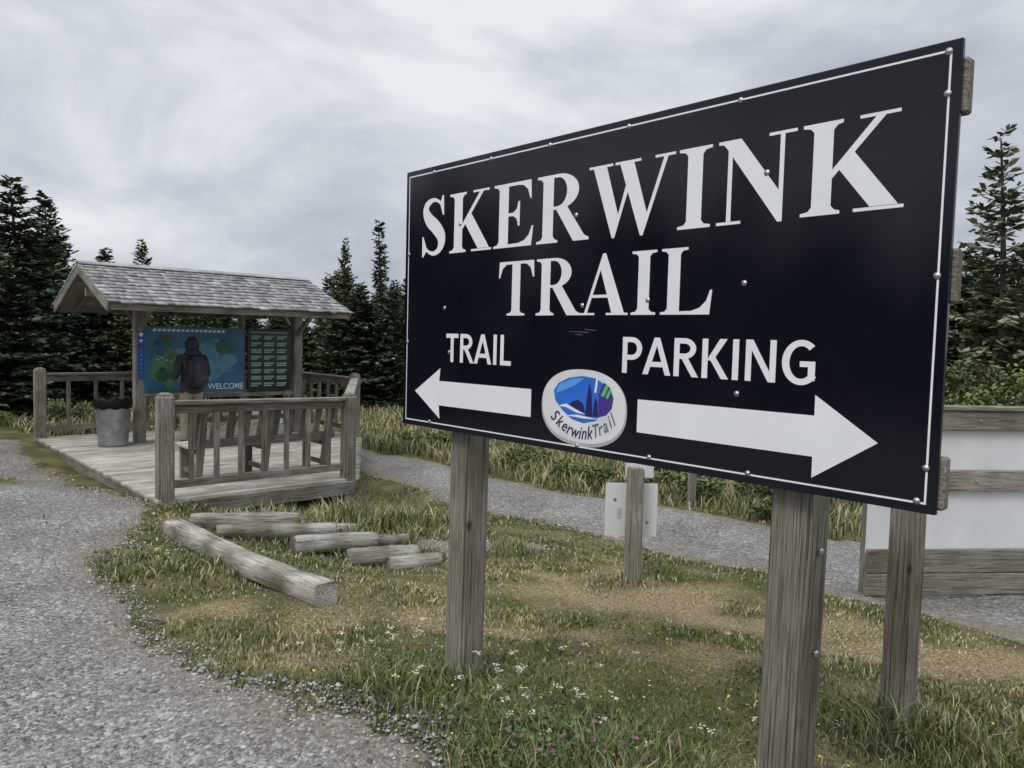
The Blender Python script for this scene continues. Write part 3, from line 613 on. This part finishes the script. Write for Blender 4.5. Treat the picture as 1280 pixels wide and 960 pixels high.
# hewn timber with worn, slightly irregular edges
def hewn(name,p1,p2,w,h,seed):
    p1=Vector(p1);p2=Vector(p2);d=p2-p1;L_=d.length;R_=random.Random(seed);n=18;V=[];Fq=[]
    pr=[(-.5,-.36),(-.40,-.5),(.40,-.5),(.5,-.38),(.5,.36),(.38,.5),(-.38,.5),(-.5,.38)]; k=8
    for i in range(n):
        t=i/(n-1); bx=.012*math.sin(4*t+seed); bz=.010*math.sin(6*t+1)
        for a,c_ in pr: V.append(((t-.5)*L_+(R_.uniform(-.01,.01) if i in(0,n-1) else 0),a*w*(1+R_.uniform(-.05,.05))+bx,c_*h*(1+R_.uniform(-.06,.05))+bz))
        if i:
            for j in range(k): Fq.append(((i-1)*k+j,(i-1)*k+(j+1)%k,i*k+(j+1)%k,i*k+j))
    me=mesh_np(name,np.array(V),[np.array(Fq)],M_log); me.materials.append(M_end); bm=bmesh.new();bm.from_mesh(me); bm.verts.ensure_lookup_table()
    a=bm.faces.new([bm.verts[j] for j in range(k)]); b_=bm.faces.new([bm.verts[(n-1)*k+j] for j in range(k)][::-1])
    bmesh.ops.recalc_face_normals(bm,faces=bm.faces); bm.to_mesh(me);bm.free()
    o=obj(name,me); x=d.normalized(); y=Vector((0,0,1)).cross(x).normalized(); z=x.cross(y)
    o.matrix_basis=Matrix.Translation((p1+p2)/2)@Matrix((x,y,z)).transposed().to_4x4(); return o
hewn('landscape_timber',g3(-3.10,7.0,.04),(-1.17,4.85,Hs(-1.17,4.85)+.065),.165,.15,3)
log('step_log',g3(-3.1,7.4,.05),(-2.1,7.6,-.13),.09,seed=1)
log('step_log',(-2.75,7.15,-.16),(-1.68,7.42,-.18),.085,seed=2)
log('step_log',(-1.98,7.0,-.22),(-1.30,7.4,-.25),.09,seed=3)
log('step_log',(-1.46,6.9,-.30),(-.85,7.15,-.30),.09,seed=4)
log('step_log',(-1.08,6.85,-.34),(-.62,7.08,-.34),.08,seed=5)
log('step_log',(-1.5,7.4,-.30),(-1.0,7.65,-.31),.075,seed=6)
log('step_log',(-2.2,7.65,-.24),(-1.6,7.9,-.28),.07,seed=7)
hewn('landscape_timber',g3(-9.6,12.6,.05),g3(-8.35,12.35,.05),.13,.13,5)
# ------------------------------------------------------------ SMALL SIGN
sx,sy=1.05,6.35; ss=empty('small_notice_sign',(sx,sy,Hs(sx,sy)))
post('post',sx,sy,Hs(sx,sy)-.3,.70,.115,M_post,ss,.3)
wp=frame('notice',(sx-.235,sy+.08,.10),(1,.02,0),(0.02,-1,0)); wp.parent=ss; wp.matrix_parent_inverse=Matrix.Translation(ss.location).inverted()
flat('sheet',rect(0,0,.44,.45),M_wpanel,wp,0,.01)
flat('upper_sheet',rect(.16,.50,.40,.62),M_wpanel,wp,0,.01)
flat('mark',blob(.08,.31,.014,.014,1,12,0),M_steel,wp,.012); flat('mark',blob(.36,.12,.014,.014,1,12,0),M_steel,wp,.012)
flat('print',rect(.10,.15,.14,.24),simple('print_grey',(.5,.52,.55),.5),wp,.012)
mp_=empty('marker_post',(2.35,9.8,-.45)); post('stake',2.35,9.8,-.6,.12,.09,M_post,mp_,.4)
# ------------------------------------------------------------ PANEL FENCE
pf=empty('panel_fence',(4.5,6.4,-.3))
fx0,fy0,fx1,fy1=2.93,6.22,7.6,6.75
def FP(t,z,o=0):
    d=Vector((fx1-fx0,fy1-fy0,0)).normalized(); nrm=Vector((d.y,-d.x,0)); p=Vector((fx0,fy0,z))+d*t+nrm*o; return p
for z0,z1 in ((-.28,-.10),(-.095,.10),(.59,.76),(1.09,1.25)): beam('plank',FP(0,(z0+z1)/2,.035),FP(4.7,(z0+z1)/2,.035),.045,z1-z0,M_post,pf)
beam('cap',FP(-.02,1.27,.0),FP(4.72,1.27,.0),.15,.035,M_post,pf)
for z0,z1 in ((.10,.59),(.76,1.09)):
    beam('white_panel',FP(.01,(z0+z1)/2,0),FP(4.69,(z0+z1)/2,0),.02,z1-z0+.08,M_wpanel,pf,bevel=.001)
for t in (.1,1.6,3.1,4.6):
    p=FP(t,0,-.08); post('post',p.x,p.y,-.6,1.245,.12,M_post,pf,.11)
for t in (.2,.9,1.6,2.3,3.0):
    for z in (-.02,.67,1.17):
        p=FP(t,z,.062); o=beam('screw',p,p+Vector((.02,0,0)),.006,.02,M_steel,pf,bevel=.002)
# ------------------------------------------------------------ MAIN SIGN
ex=Vector((.6768,-.7362,0)); nv=Vector((-.7362,-.6768,0)); Lp=Vector((-.532,3.754,1.318))
ts=frame('trail_sign',Lp,ex,nv)
m,nt,b=newmat('black_sign_vinyl'); b.inputs['Specular IOR Level'].default_value=.38
tc=N(nt,'ShaderNodeTexCoord'); n=N(nt,'ShaderNodeTexNoise'); n.inputs['Scale'].default_value=3; n.inputs['Detail'].default_value=5; nt.links.new(tc.outputs['Object'],n.inputs['Vector'])
mr=N(nt,'ShaderNodeMapRange'); mr.inputs[3].default_value=.08; mr.inputs[4].default_value=.18; nt.links.new(n.outputs['Fac'],mr.inputs[0]); nt.links.new(mr.outputs[0],b.inputs['Roughness'])
rcol=ramp(nt,[(.35,(.005,.006,.011)),(.7,(.009,.010,.016))]); nt.links.new(n.outputs['Fac'],rcol.inputs[0]); nt.links.new(rcol.outputs[0],b.inputs['Base Color'])
M_board=m
BW,BH=2.422,1.213
me=bpy.data.meshes.new('board'); bm=bmesh.new(); bmesh.ops.create_cube(bm,size=1)
for v in bm.verts: v.co=Vector(((v.co.x+.5)*BW,(v.co.y+.5)*BH,v.co.z*.016-.008))
bmesh.ops.bevel(bm,geom=bm.edges[:],offset=.002,segments=1,affect='EDGES'); bm.to_mesh(me);bm.free();me.materials.append(M_board); obj('board',me,ts,True)
bo,bt=.024,.0055
for nme,r in (('border_bottom',rect(bo,bo,BW-bo,bo+bt)),('border_top',rect(bo,BH-bo-bt,BW-bo,BH-bo)),('border_left',rect(bo,bo+bt,bo+bt,BH-bo-bt)),('border_right',rect(BW-bo-bt,bo+bt,BW-bo,BH-bo-bt))):
    flat(nme,r,M_white,ts,.0006)
def stem(x0,x1,l=.11,r=.11,tl=None,tr=None,bot=True,top=True):
    tl=l if tl is None else tl; tr=r if tr is None else tr
    P=[]
    P+=[(x0-l,0),(x1+r,0)] if bot else [(x0,0),(x1,0)]
    if bot and r>0: P+=[(x1+r,.035),(x1+.04,.05),(x1,.095)]
    if top and tr>0: P+=[(x1,.905),(x1+.04,.95),(x1+tr,.965)]
    P+=[(x1+tr,1),(x0-tl,1)] if top else [(x1,1),(x0,1)]
    if top and tl>0: P+=[(x0-tl,.965),(x0-.04,.95),(x0,.905)]
    if bot and l>0: P+=[(x0,.095),(x0-.04,.05),(x0-l,.035)]
    return P
def cat(P,n=6):
    P=np.array(P,float); Q_=[P[0]*2-P[1]]+list(P)+[P[-1]*2-P[-2]]; out=[]
    for i in range(1,len(Q_)-2):
        a,b_,c,d=Q_[i-1:i+3]
        for k in range(n):
            t=k/n; out.append(.5*((2*b_)+(-a+c)*t+(2*a-5*b_+4*c-d)*t*t+(-a+3*b_-3*c+d)*t**3))
    out.append(P[-1]); return np.array(out)
def strokepoly(P):
    C=cat(P,7); T=np.gradient(C[:,:2],axis=0); T/=np.linalg.norm(T,axis=1,keepdims=True); Nn=np.stack([-T[:,1],T[:,0]],1); w=C[:,2:3]/2
    return C[:,:2]+Nn*w,C[:,:2]-Nn*w
def bar(x0,x1,y0=0,y1=.035): return rect(x0,y0,x1,y1)
arc=lambda cx,cy,rx,ry,a0=90,a1=-90,n=18:[(cx+rx*math.cos(t),cy+ry*math.sin(t)) for t in np.linspace(math.radians(a0),math.radians(a1),n)]
GL={
'I':(.575,[stem(.178,.398,.13,.13)]),
'K':(1.15,[stem(.165,.385,.125,.10),[(.36,.355),(.36,.45),(.83,.97),(.93,.97)],bar(.66,1.07,.965,1),[(.455,.475),(.60,.655),(1.085,.04),(.80,.04)],bar(.63,1.14)]),
'E':(.987,[stem(.165,.385,.125,0),[(.37,1),(.89,1),(.905,.72),(.872,.72),(.82,.86),(.72,.935),(.60,.95),(.37,.95)],[(.37,.485),(.50,.48),(.58,.43),(.61,.32),(.648,.32),(.648,.70),(.61,.70),(.58,.59),(.50,.535),(.37,.53)],[(.37,.05),(.62,.055),(.76,.09),(.86,.17),(.92,.30),(.955,.30),(.915,0),(.37,0)]]),
'R':(1.068,[stem(.165,.385,.125,.10,tr=0),[(.38,1),(.50,1),(.50,.952),(.38,.952)],[(.38,.53),(.50,.53),(.50,.484),(.38,.484)],('ring',arc(.49,.742,.40,.258),arc(.47,.742,.185,.21)),[(.44,.49),(.66,.52),(1.01,.075),(1.10,.035),(1.10,0),(.80,0)]]),
'W':(1.479,[bar(.01,.44,.965,1),bar(.48,.92,.965,1),bar(1.15,1.47,.965,1),[(.09,.97),(.33,.97),(.565,.26),(.50,-.02),(.455,-.02)],[(.48,-.02),(.50,-.02),(.765,.74),(.725,.83),(.53,.22)],[(.565,.97),(.805,.97),(1.045,.26),(.985,-.02),(.94,-.02)],[(.965,-.02),(.985,-.02),(1.36,.97),(1.295,.97),(1.02,.22)]]),
'N':(1.068,[bar(.04,.37),[(.175,.03),(.235,.03),(.235,.88),(.175,.92)],[(.04,.965),(.04,1),(.34,1),(.895,.27),(.895,-.02),(.84,-.02),(.16,.90),(.11,.955)],[(.84,.1),(.895,.1),(.895,.97),(.84,.97)],bar(.70,1.04,.965,1)]),
'T':(.987,[stem(.385,.605,.13,.13,top=False),[(.035,1),(.955,1),(.97,.70),(.935,.70),(.87,.87),(.76,.945),(.60,.95),(.39,.95),(.23,.945),(.12,.87),(.055,.70),(.02,.70)]]),
'A':(1.068,[[(.13,.03),(.195,.03),(.50,.82),(.545,1.01),(.51,1.01)],[(.51,1.01),(.575,1.01),(.985,.03),(.725,.03),(.45,.80)],bar(.30,.70,.285,.335),bar(.01,.36),bar(.61,1.06)]),
'L':(.987,[stem(.165,.385,.125,0,tr=.13),[(.37,.05),(.60,.055),(.74,.10),(.85,.20),(.91,.36),(.945,.36),(.91,0),(.37,0)]]),
'S':(.822,[('ring',*strokepoly([(.66,.76,.03),(.58,.90,.05),(.40,.965,.07),(.22,.90,.13),(.175,.77,.18),(.28,.62,.235),(.46,.49,.25),(.61,.34,.235),(.63,.20,.19),(.55,.075,.11),(.38,.03,.07),(.20,.11,.05),(.12,.28,.03)])),[(.645,1.02),(.685,1.02),(.70,.68),(.665,.68),(.58,.88)],[(.075,-.02),(.115,-.02),(.22,.10),(.11,.34),(.075,.34)]]),
}
GS={
'T':(.74,[rect(.02,.85,.72,1),rect(.285,0,.455,.86)]),
'I':(.36,[rect(.095,0,.265,1)]),
'L':(.66,[rect(.09,0,.26,1),rect(.25,0,.63,.15)]),
'R':(.86,[rect(.09,0,.26,1),rect(.25,.86,.42,1),rect(.25,.46,.42,.60),('ring',arc(.41,.73,.36,.27),arc(.41,.73,.185,.13)),[(.33,.47),(.52,.50),(.86,0),(.66,0)]]),
'P':(.80,[rect(.09,0,.26,1),rect(.25,.86,.42,1),rect(.25,.37,.42,.51),('ring',arc(.41,.685,.36,.315),arc(.41,.685,.185,.175))]),
'A':(.93,[[(0,0),(.185,0),(.495,.86),(.555,1),(.375,1)],[(.375,1),(.555,1),(.93,0),(.745,0),(.44,.86)],rect(.2,.21,.73,.35)]),
'K':(.87,[rect(.09,0,.26,1),[(.235,.46),(.60,1),(.81,1),(.41,.44)],[(.28,.54),(.44,.60),(.87,0),(.66,0)]]),
'N':(.98,[rect(.09,0,.25,1),rect(.73,0,.89,1),[(.10,1),(.28,1),(.88,0),(.70,0)]]),
'G':(.93,[('ring',arc(.53,.5,.47,.52,48,322,30),arc(.53,.5,.285,.375,48,322,30)),rect(.70,.09,.87,.53),rect(.50,.40,.86,.53)]),
}
def glyphs(word,x,y,cap,parent,z0=.001,sx=1.0,table=GL):
    for ch in word:
        adv,parts=table[ch]; me=bpy.data.meshes.new('letter_'+ch); bm=bmesh.new()
        for k,p in enumerate(parts):
            z=z0+k*.00012
            if isinstance(p,tuple):
                o_=[bm.verts.new((x+q[0]*cap*sx,y+q[1]*cap,z)) for q in p[1]]; i_=[bm.verts.new((x+q[0]*cap*sx,y+q[1]*cap,z)) for q in p[2]]
                for j in range(len(o_)-1): bm.faces.new([o_[j],o_[j+1],i_[j+1],i_[j]])
            else: bm.faces.new([bm.verts.new((x+q[0]*cap*sx,y+q[1]*cap,z)) for q in p])
        for f in bm.faces:
            f.normal_update()
            if f.normal.z<0: f.normal_flip()
        bm.to_mesh(me);bm.free();me.materials.append(M_white); obj('letter_'+ch,me,parent,True)
        x+=adv*cap*sx
    return x
glyphs('SKERWINK',.118,.805,.262,ts,sx=1.005)
glyphs('TRAIL',.685,.524,.222,ts,sx=1.01)
glyphs('TRAIL',.335,.316,.128,ts,sx=.98,table=GS)
glyphs('PARKING',1.355,.318,.128,ts,sx=1.0,table=GS)
flat('arrow_left',[(.100,.168),(.298,.285),(.290,.225),(.903,.228),(.903,.115),(.290,.112),(.298,.050)],M_white,ts,.001)
flat('arrow_right',[(1.442,.112),(1.442,.228),(2.085,.230),(2.085,.290),(2.268,.171),(2.085,.048),(2.085,.110)],M_white,ts,.001)
# logo
M_stone,nt,b=newmat('logo_stone'); tc=N(nt,'ShaderNodeTexCoord'); gr=N(nt,'ShaderNodeTexNoise'); gr.inputs['Scale'].default_value=6
nt.links.new(tc.outputs['Object'],gr.inputs['Vector']); rp=ramp(nt,[(.3,(.62,.63,.63)),(.7,(.82,.82,.80))]); nt.links.new(gr.outputs['Fac'],rp.inputs[0]); nt.links.new(rp.outputs[0],b.inputs['Base Color']); b.inputs['Roughness'].default_value=.4
def sup(cx,cy,rx,ry,p=2.3,n=48):
    o=[]
    for t in np.linspace(0,6.2832,n,endpoint=False):
        c,s=math.cos(t),math.sin(t); o.append((cx+rx*math.copysign(abs(c)**(2/p),c),cy+ry*math.copysign(abs(s)**(2/p),s)))
    return o
lx,ly=1.18,.178
flat('logo_edge',sup(lx,ly-.003,.216,.146),simple('stone_edge',(.42,.43,.43),.4),ts,.0006)
flat('logo_stone',sup(lx,ly+.003,.210,.139),M_stone,ts,.0010)
M_lb=simple('logo_blue',(.03,.15,.60),.35,var=.15); M_lp=simple('logo_navy',(.02,.018,.10),.35,var=.1); M_lv=simple('logo_violet',(.07,.03,.24),.35,var=.15); M_lg=simple('logo_green',(.12,.50,.14),.35,var=.1); M_lc=simple('logo_cyan',(.10,.36,.78),.35,var=.1)
flat('logo_sea',[(lx-.150,ly+.055),(lx-.125,ly+.085),(lx-.07,ly+.108),(lx,ly+.118),(lx+.07,ly+.112),(lx+.11,ly+.09),(lx+.12,ly+.04),(lx+.105,ly-.01),(lx+.07,ly-.045),(lx+.01,ly-.06),(lx-.05,ly-.05),(lx-.10,ly-.02),(lx-.14,ly+.015)],M_lb,ts,.0014)
flat('logo_sky',[(lx-.14,ly+.045),(lx-.12,ly+.08),(lx-.06,ly+.104),(lx+.01,ly+.112),(lx-.03,ly+.085),(lx-.09,ly+.06)],M_lc,ts,.0017)
flat('logo_cliff',[(lx+.085,ly-.03),(lx+.078,ly+.02),(lx+.085,ly+.065),(lx+.105,ly+.10),(lx+.135,ly+.082),(lx+.152,ly+.045),(lx+.145,ly+.005),(lx+.12,ly-.02)],M_lv,ts,.0018)
flat('logo_stack',[(lx+.018,ly-.035),(lx+.022,ly+.02),(lx+.030,ly+.075),(lx+.037,ly+.095),(lx+.048,ly+.05),(lx+.053,ly-.03)],M_lp,ts,.0021)
flat('logo_stack',[(lx+.054,ly-.03),(lx+.058,ly+.01),(lx+.066,ly+.045),(lx+.076,ly+.02),(lx+.082,ly-.028)],M_lp,ts,.0021)
flat('logo_mound',[(lx-.075,ly-.002),(lx-.05,ly+.018),(lx-.02,ly+.028),(lx+.005,ly+.015),(lx+.019,ly-.02),(lx-.02,ly-.012)],M_lp,ts,.0022)
flat('logo_wave',[(lx-.125,ly-.004),(lx-.08,ly+.008),(lx-.03,ly-.010),(lx+.02,ly-.026),(lx-.03,ly-.022),(lx-.08,ly-.006)],M_white,ts,.0024)
flat('logo_wave',[(lx-.085,ly-.037),(lx-.02,ly-.030),(lx+.09,ly-.038),(lx+.01,ly-.042)],M_white,ts,.0024)
flat('logo_arc',[(lx+.060,ly+.06),(lx+.068,ly+.116),(lx+.078,ly+.112),(lx+.070,ly+.058)],M_white,ts,.0026)
flat('logo_leaf',[(lx+.092,ly+.05),(lx+.115,ly+.092),(lx+.130,ly+.087),(lx+.108,ly+.048)],M_lg,ts,.0026)
flat('logo_leaf',[(lx+.115,ly+.045),(lx+.133,ly+.078),(lx+.143,ly+.070),(lx+.126,ly+.040)],M_lg,ts,.0026)
M_lgr=simple('logo_grey',(.13,.14,.14),.35)
wd={'S':.62,'k':.56,'e':.58,'r':.42,'w':.80,'i':.30,'n':.60,'T':.58,'a':.58,'l':.30}; s_='SkerwinkTrail'; tw=sum(wd[c] for c in s_); acc=0
for i,ch in enumerate(s_):
    u=(acc+wd[ch]/2)/tw*2-1; acc+=wd[ch]
    xx=lx+u*.172; yy=ly-.120+.075*u*u
    text('logo_letter',ch,.070,xx,yy,.003,M_lp if i<8 else M_lgr,ts,off=.0002,sx=.80,align='CENTER',shear=.3,rot=u*.72)
def bolt(x,y):
    V=[];Fq=[];k=12;pr=[(.0095,.0),(.0095,.0012),(.0058,.0014),(.005,.003),(.0025,.0038),(0.0002,.004)]
    for i,(r,z) in enumerate(pr):
        for j in range(k): an=6.2832*j/k; V.append((x+r*math.cos(an),y+r*math.sin(an),z+.001))
        if i:
            for j in range(k): Fq.append(((i-1)*k+j,(i-1)*k+(j+1)%k,i*k+(j+1)%k,i*k+j))
    obj('bolt',mesh_np('bolt',np.array(V),[np.array(Fq)],M_steel),ts,True)
yb,yt=.030,BH-.028
for x in (.22,.62,.97,1.36,1.80,2.39): bolt(x,yt)
for x in (.22,1.16,1.50,1.88,2.375): bolt(x,yb)
for y in (.40,.82): bolt(.030,y)
for y in (.12,.62,1.08): bolt(BW-.029,y)
for x,y in ((.32,.56),(1.84,.62),(1.90,.95),(1.165,.56),(1.47,.575),(1.83,.275),(.36,.36),(.42,.93),(1.12,.90)): bolt(x,y)
M_scr=simple('scuff',(.20,.20,.21),.6)
for x0,y0,x1 in ((1.10,.462,1.20),(1.13,.452,1.17),(1.18,.470,1.24),(.50,.150,.53)): flat('scuff',[(x0,y0),(x1,y0-.003),(x1,y0-.0015),(x0,y0+.001)],M_scr,ts,.0006)
for y in (.06,.60,1.08): beam('batten',(.02,y+.02,-.037),(BW+.012,y+.02,-.037),.04,.14,M_big,ts,up=(0,1,0),local=True)
for t,nm_,q_ in ((.152,'post_1',.137),(.822,'post_2',.134)):
    c_=Lp+ex*(t*BW)-nv*(.058+.070); x,y=c_.x,c_.y
    M0=ts.matrix_basis.inverted(); o=post(nm_,x,y,Hs(x,y)-.5,2.45,q_,M_big,None,math.atan2(ex.y,ex.x),lean=(.010,-.005))
    o.parent=ts; o.matrix_parent_inverse=M0
    if t>.5:
        for zz in (1.12,.80):
            q=c_+ex*.069-nv*.0+Vector((0,0,zz)); q.z=zz
            o=beam('lag_bolt',q,q+ex*.012,.022,.022,M_steel,None,bevel=.005); o.parent=ts; o.matrix_parent_inverse=M0
wpz=empty('wooden_post',(1.80,3.42,.1)); post('post',1.80,3.42,-.3,1.95,.115,M_big,wpz,.55)
# ------------------------------------------------------------ PERSON
def person(cx,cy,z0,ang):
    root=empty('person',(cx,cy,z0)); root.rotation_euler=(0,0,ang)
    Vd=[];E=[];Rd=[]
    def v(p,r,prev=None):
        Vd.append(p);Rd.append(r if isinstance(r,tuple) else (r,r))
        if prev is not None: E.append((prev,len(Vd)-1))
        return len(Vd)-1
    pel=v((0,0,.93),(.165,.12)); wa=v((0,0,1.07),(.165,.125),pel); ch=v((0,.0,1.25),(.185,.13),wa); uc=v((0,-.01,1.39),(.165,.11),ch); nk=v((0,0,1.48),.062,uc); hd=v((0,.02,1.56),.085,nk); ht=v((0,.015,1.66),.08,hd)
    for s in (-1,1):
        sh=v((s*.19,-.01,1.40),.072,uc); el=v((s*.265,-.02,1.13),.055,sh); wr=v((s*.17,.21,1.07),.042,el); hb=v((s*.14,.26,1.08),.034,wr)
        hp=v((s*.09,0,.86),.105,pel); kn=v((s*.11,.02,.48),.075,hp); an=v((s*.12,-.01,.11),.058,kn); he=v((s*.125,.0,.05),.052,an); to=v((s*.145,.16,.04),.042,he)
    me=bpy.data.meshes.new('body'); me.from_pydata(Vd,E,[]); me.update()
    o=link(bpy.data.objects.new('body_src',me)); md=o.modifiers.new('s','SKIN'); md.use_smooth_shade=True
    sv=me.skin_vertices[0].data
    for i,r in enumerate(Rd): sv[i].radius=r; sv[i].use_root=(i==0)
    ms=o.modifiers.new('sub','SUBSURF'); ms.levels=2; ms.render_levels=2
    bpy.context.view_layer.update(); dg=bpy.context.evaluated_depsgraph_get(); m2=bpy.data.meshes.new_from_object(o.evaluated_get(dg)); bpy.data.objects.remove(o)
    mats=[simple('jacket_black',(.020,.022,.027),.75,var=.5,scale=9,bump=.6),simple('trousers_khaki',(.24,.205,.155),.85,var=.2,scale=12,bump=.4),simple('boots',(.04,.035,.03),.7),simple('skin',(.48,.30,.22),.55,var=.06)]
    m2.materials.clear()
    for q in mats: m2.materials.append(q)
    for p in m2.polygons:
        c_=p.center; i=0
        if c_.z<.86 and c_.y<.2: i=1
        if c_.z<.12: i=2
        if c_.y>.235 and c_.z>.9: i=3
        if c_.z>1.5 and c_.y>.06: i=3
        p.material_index=i; p.use_smooth=True
    ob=link(bpy.data.objects.new('body',m2)); ob.parent=root
    def ell(nm,c_,r,mat,rot=(0,0,0),k=3):
        me=bpy.data.meshes.new(nm); bm=bmesh.new(); bmesh.ops.create_icosphere(bm,subdivisions=k,radius=1)
        for q in bm.verts: q.co=Vector((q.co.x*r[0],q.co.y*r[1],q.co.z*r[2]))
        for f in bm.faces: f.smooth=True
        bm.to_mesh(me);bm.free();me.materials.append(mat); o=link(bpy.data.objects.new(nm,me)); o.location=c_; o.rotation_euler=rot; o.parent=root; return o
    ell('hood',(0,-.015,1.605),(.108,.115,.135),mats[0]); ell('hood_collar',(0,-.05,1.48),(.13,.10,.07),mats[0])
    ell('face',(0,.045,1.595),(.075,.085,.105),mats[3]); ell('nose',(0,.132,1.59),(.013,.02,.02),mats[3]); 
    for s in (-1,1): ell('eye',(s*.03,.118,1.612),(.011,.008,.008),mats[2])
    ell('mouth',(0,.122,1.548),(.022,.008,.006),simple('lips',(.35,.14,.12)))
    bp_=bpy.data.meshes.new('backpack'); bm=bmesh.new(); bmesh.ops.create_cube(bm,size=1)
    for q in bm.verts:
        f_=1-.18*(q.co.z>0); q.co=Vector((q.co.x*.32*f_,q.co.y*.19*f_-.225+.03*(q.co.z>0),q.co.z*.47+1.20))
    bmesh.ops.bevel(bm,geom=bm.edges[:],offset=.055,segments=4,affect='EDGES')
    for f in bm.faces: f.smooth=True
    bm.to_mesh(bp_);bm.free();bp_.materials.append(simple('backpack_fabric',(.024,.026,.036),.7,var=.5,scale=14,bump=.5)); o=link(bpy.data.objects.new('backpack',bp_)); o.parent=root
    ell('backpack_pocket',(0,-.325,1.10),(.115,.04,.12),bp_.materials[0])
    for s in (-1,1):
        beam('strap',(s*.10,-.14,1.41),(s*.10,.10,1.42),.04,.02,bp_.materials[0],root,local=True)
        for k in range(4):
            b0=Vector((s*.135,.275,1.095-k*.017)); L1=(.040,.045,.042,.032)[k]
            beam('finger',b0,b0+Vector((-s*.02,L1,.0)),.014,.014,mats[3],root,local=True,bevel=.004)
            beam('finger_tip',b0+Vector((-s*.02,L1,0)),b0+Vector((-s*.045,L1*1.2,0)),.012,.012,mats[3],root,local=True,bevel=.004)
        beam('thumb',(s*.13,.26,1.11),(s*.10,.29,1.135),.016,.016,mats[3],root,local=True,bevel=.005)
    ell('jacket_hem',(0,-.0,.90),(.185,.145,.085),mats[0])
    return root
px_,py_=dk(1.76,3.8); person(px_,py_,ZD,math.atan2(E2[1],E2[0])-math.pi/2+.1)
# ------------------------------------------------------------ WORLD
w=bpy.data.worlds.new('World'); sc.world=w; w.use_nodes=True; nt=w.node_tree; L=nt.links; bg=nt.nodes['Background']
SUN_E=math.radians(52); az=math.radians(-140)
sky=N(nt,'ShaderNodeTexSky',sky_type='NISHITA'); sky.sun_disc=False; sky.sun_elevation=SUN_E; sky.sun_rotation=az
tc=N(nt,'ShaderNodeTexCoord'); mp=N(nt,'ShaderNodeMapping'); mp.inputs['Scale'].default_value=(1,1,2.3); mp.inputs['Location'].default_value=(.70,.1,.50); L.new(tc.outputs['Generated'],mp.inputs['Vector'])
n=N(nt,'ShaderNodeTexNoise'); n.inputs['Scale'].default_value=2.3; n.inputs['Detail'].default_value=6; n.inputs['Roughness'].default_value=.54; n.inputs['Distortion'].default_value=.35; L.new(mp.outputs[0],n.inputs['Vector'])
rp=ramp(nt,[(.33,(.40,.44,.52)),(.48,(.56,.60,.66)),(.64,(.82,.845,.88))]); L.new(n.outputs['Fac'],rp.inputs[0])
sp=N(nt,'ShaderNodeSeparateXYZ'); L.new(tc.outputs['Generated'],sp.inputs[0])
mr=N(nt,'ShaderNodeMapRange'); mr.inputs[1].default_value=.40; mr.inputs[2].default_value=1; mr.inputs[3].default_value=10.2; mr.inputs[4].default_value=25; L.new(sp.outputs[2],mr.inputs[0])
vs=N(nt,'ShaderNodeVectorMath',operation='SCALE'); L.new(rp.outputs[0],vs.inputs[0]); L.new(mr.outputs[0],vs.inputs['Scale'])
mx=N(nt,'ShaderNodeMix',data_type='RGBA'); mx.inputs[0].default_value=.95; L.new(sky.outputs[0],mx.inputs[6]); L.new(vs.outputs[0],mx.inputs[7])
L.new(mx.outputs[2],bg.inputs['Color']); bg.inputs['Strength'].default_value=.1
sl_=bpy.data.lights.new('sun','SUN'); sl_.energy=1.45; sl_.angle=math.radians(22); sl_.color=(1,.97,.93)
so=link(bpy.data.objects.new('sun',sl_)); dr=Vector((math.sin(az)*math.cos(SUN_E),math.cos(az)*math.cos(SUN_E),math.sin(SUN_E)))
so.rotation_euler=(dr).to_track_quat('Z','Y').to_euler()
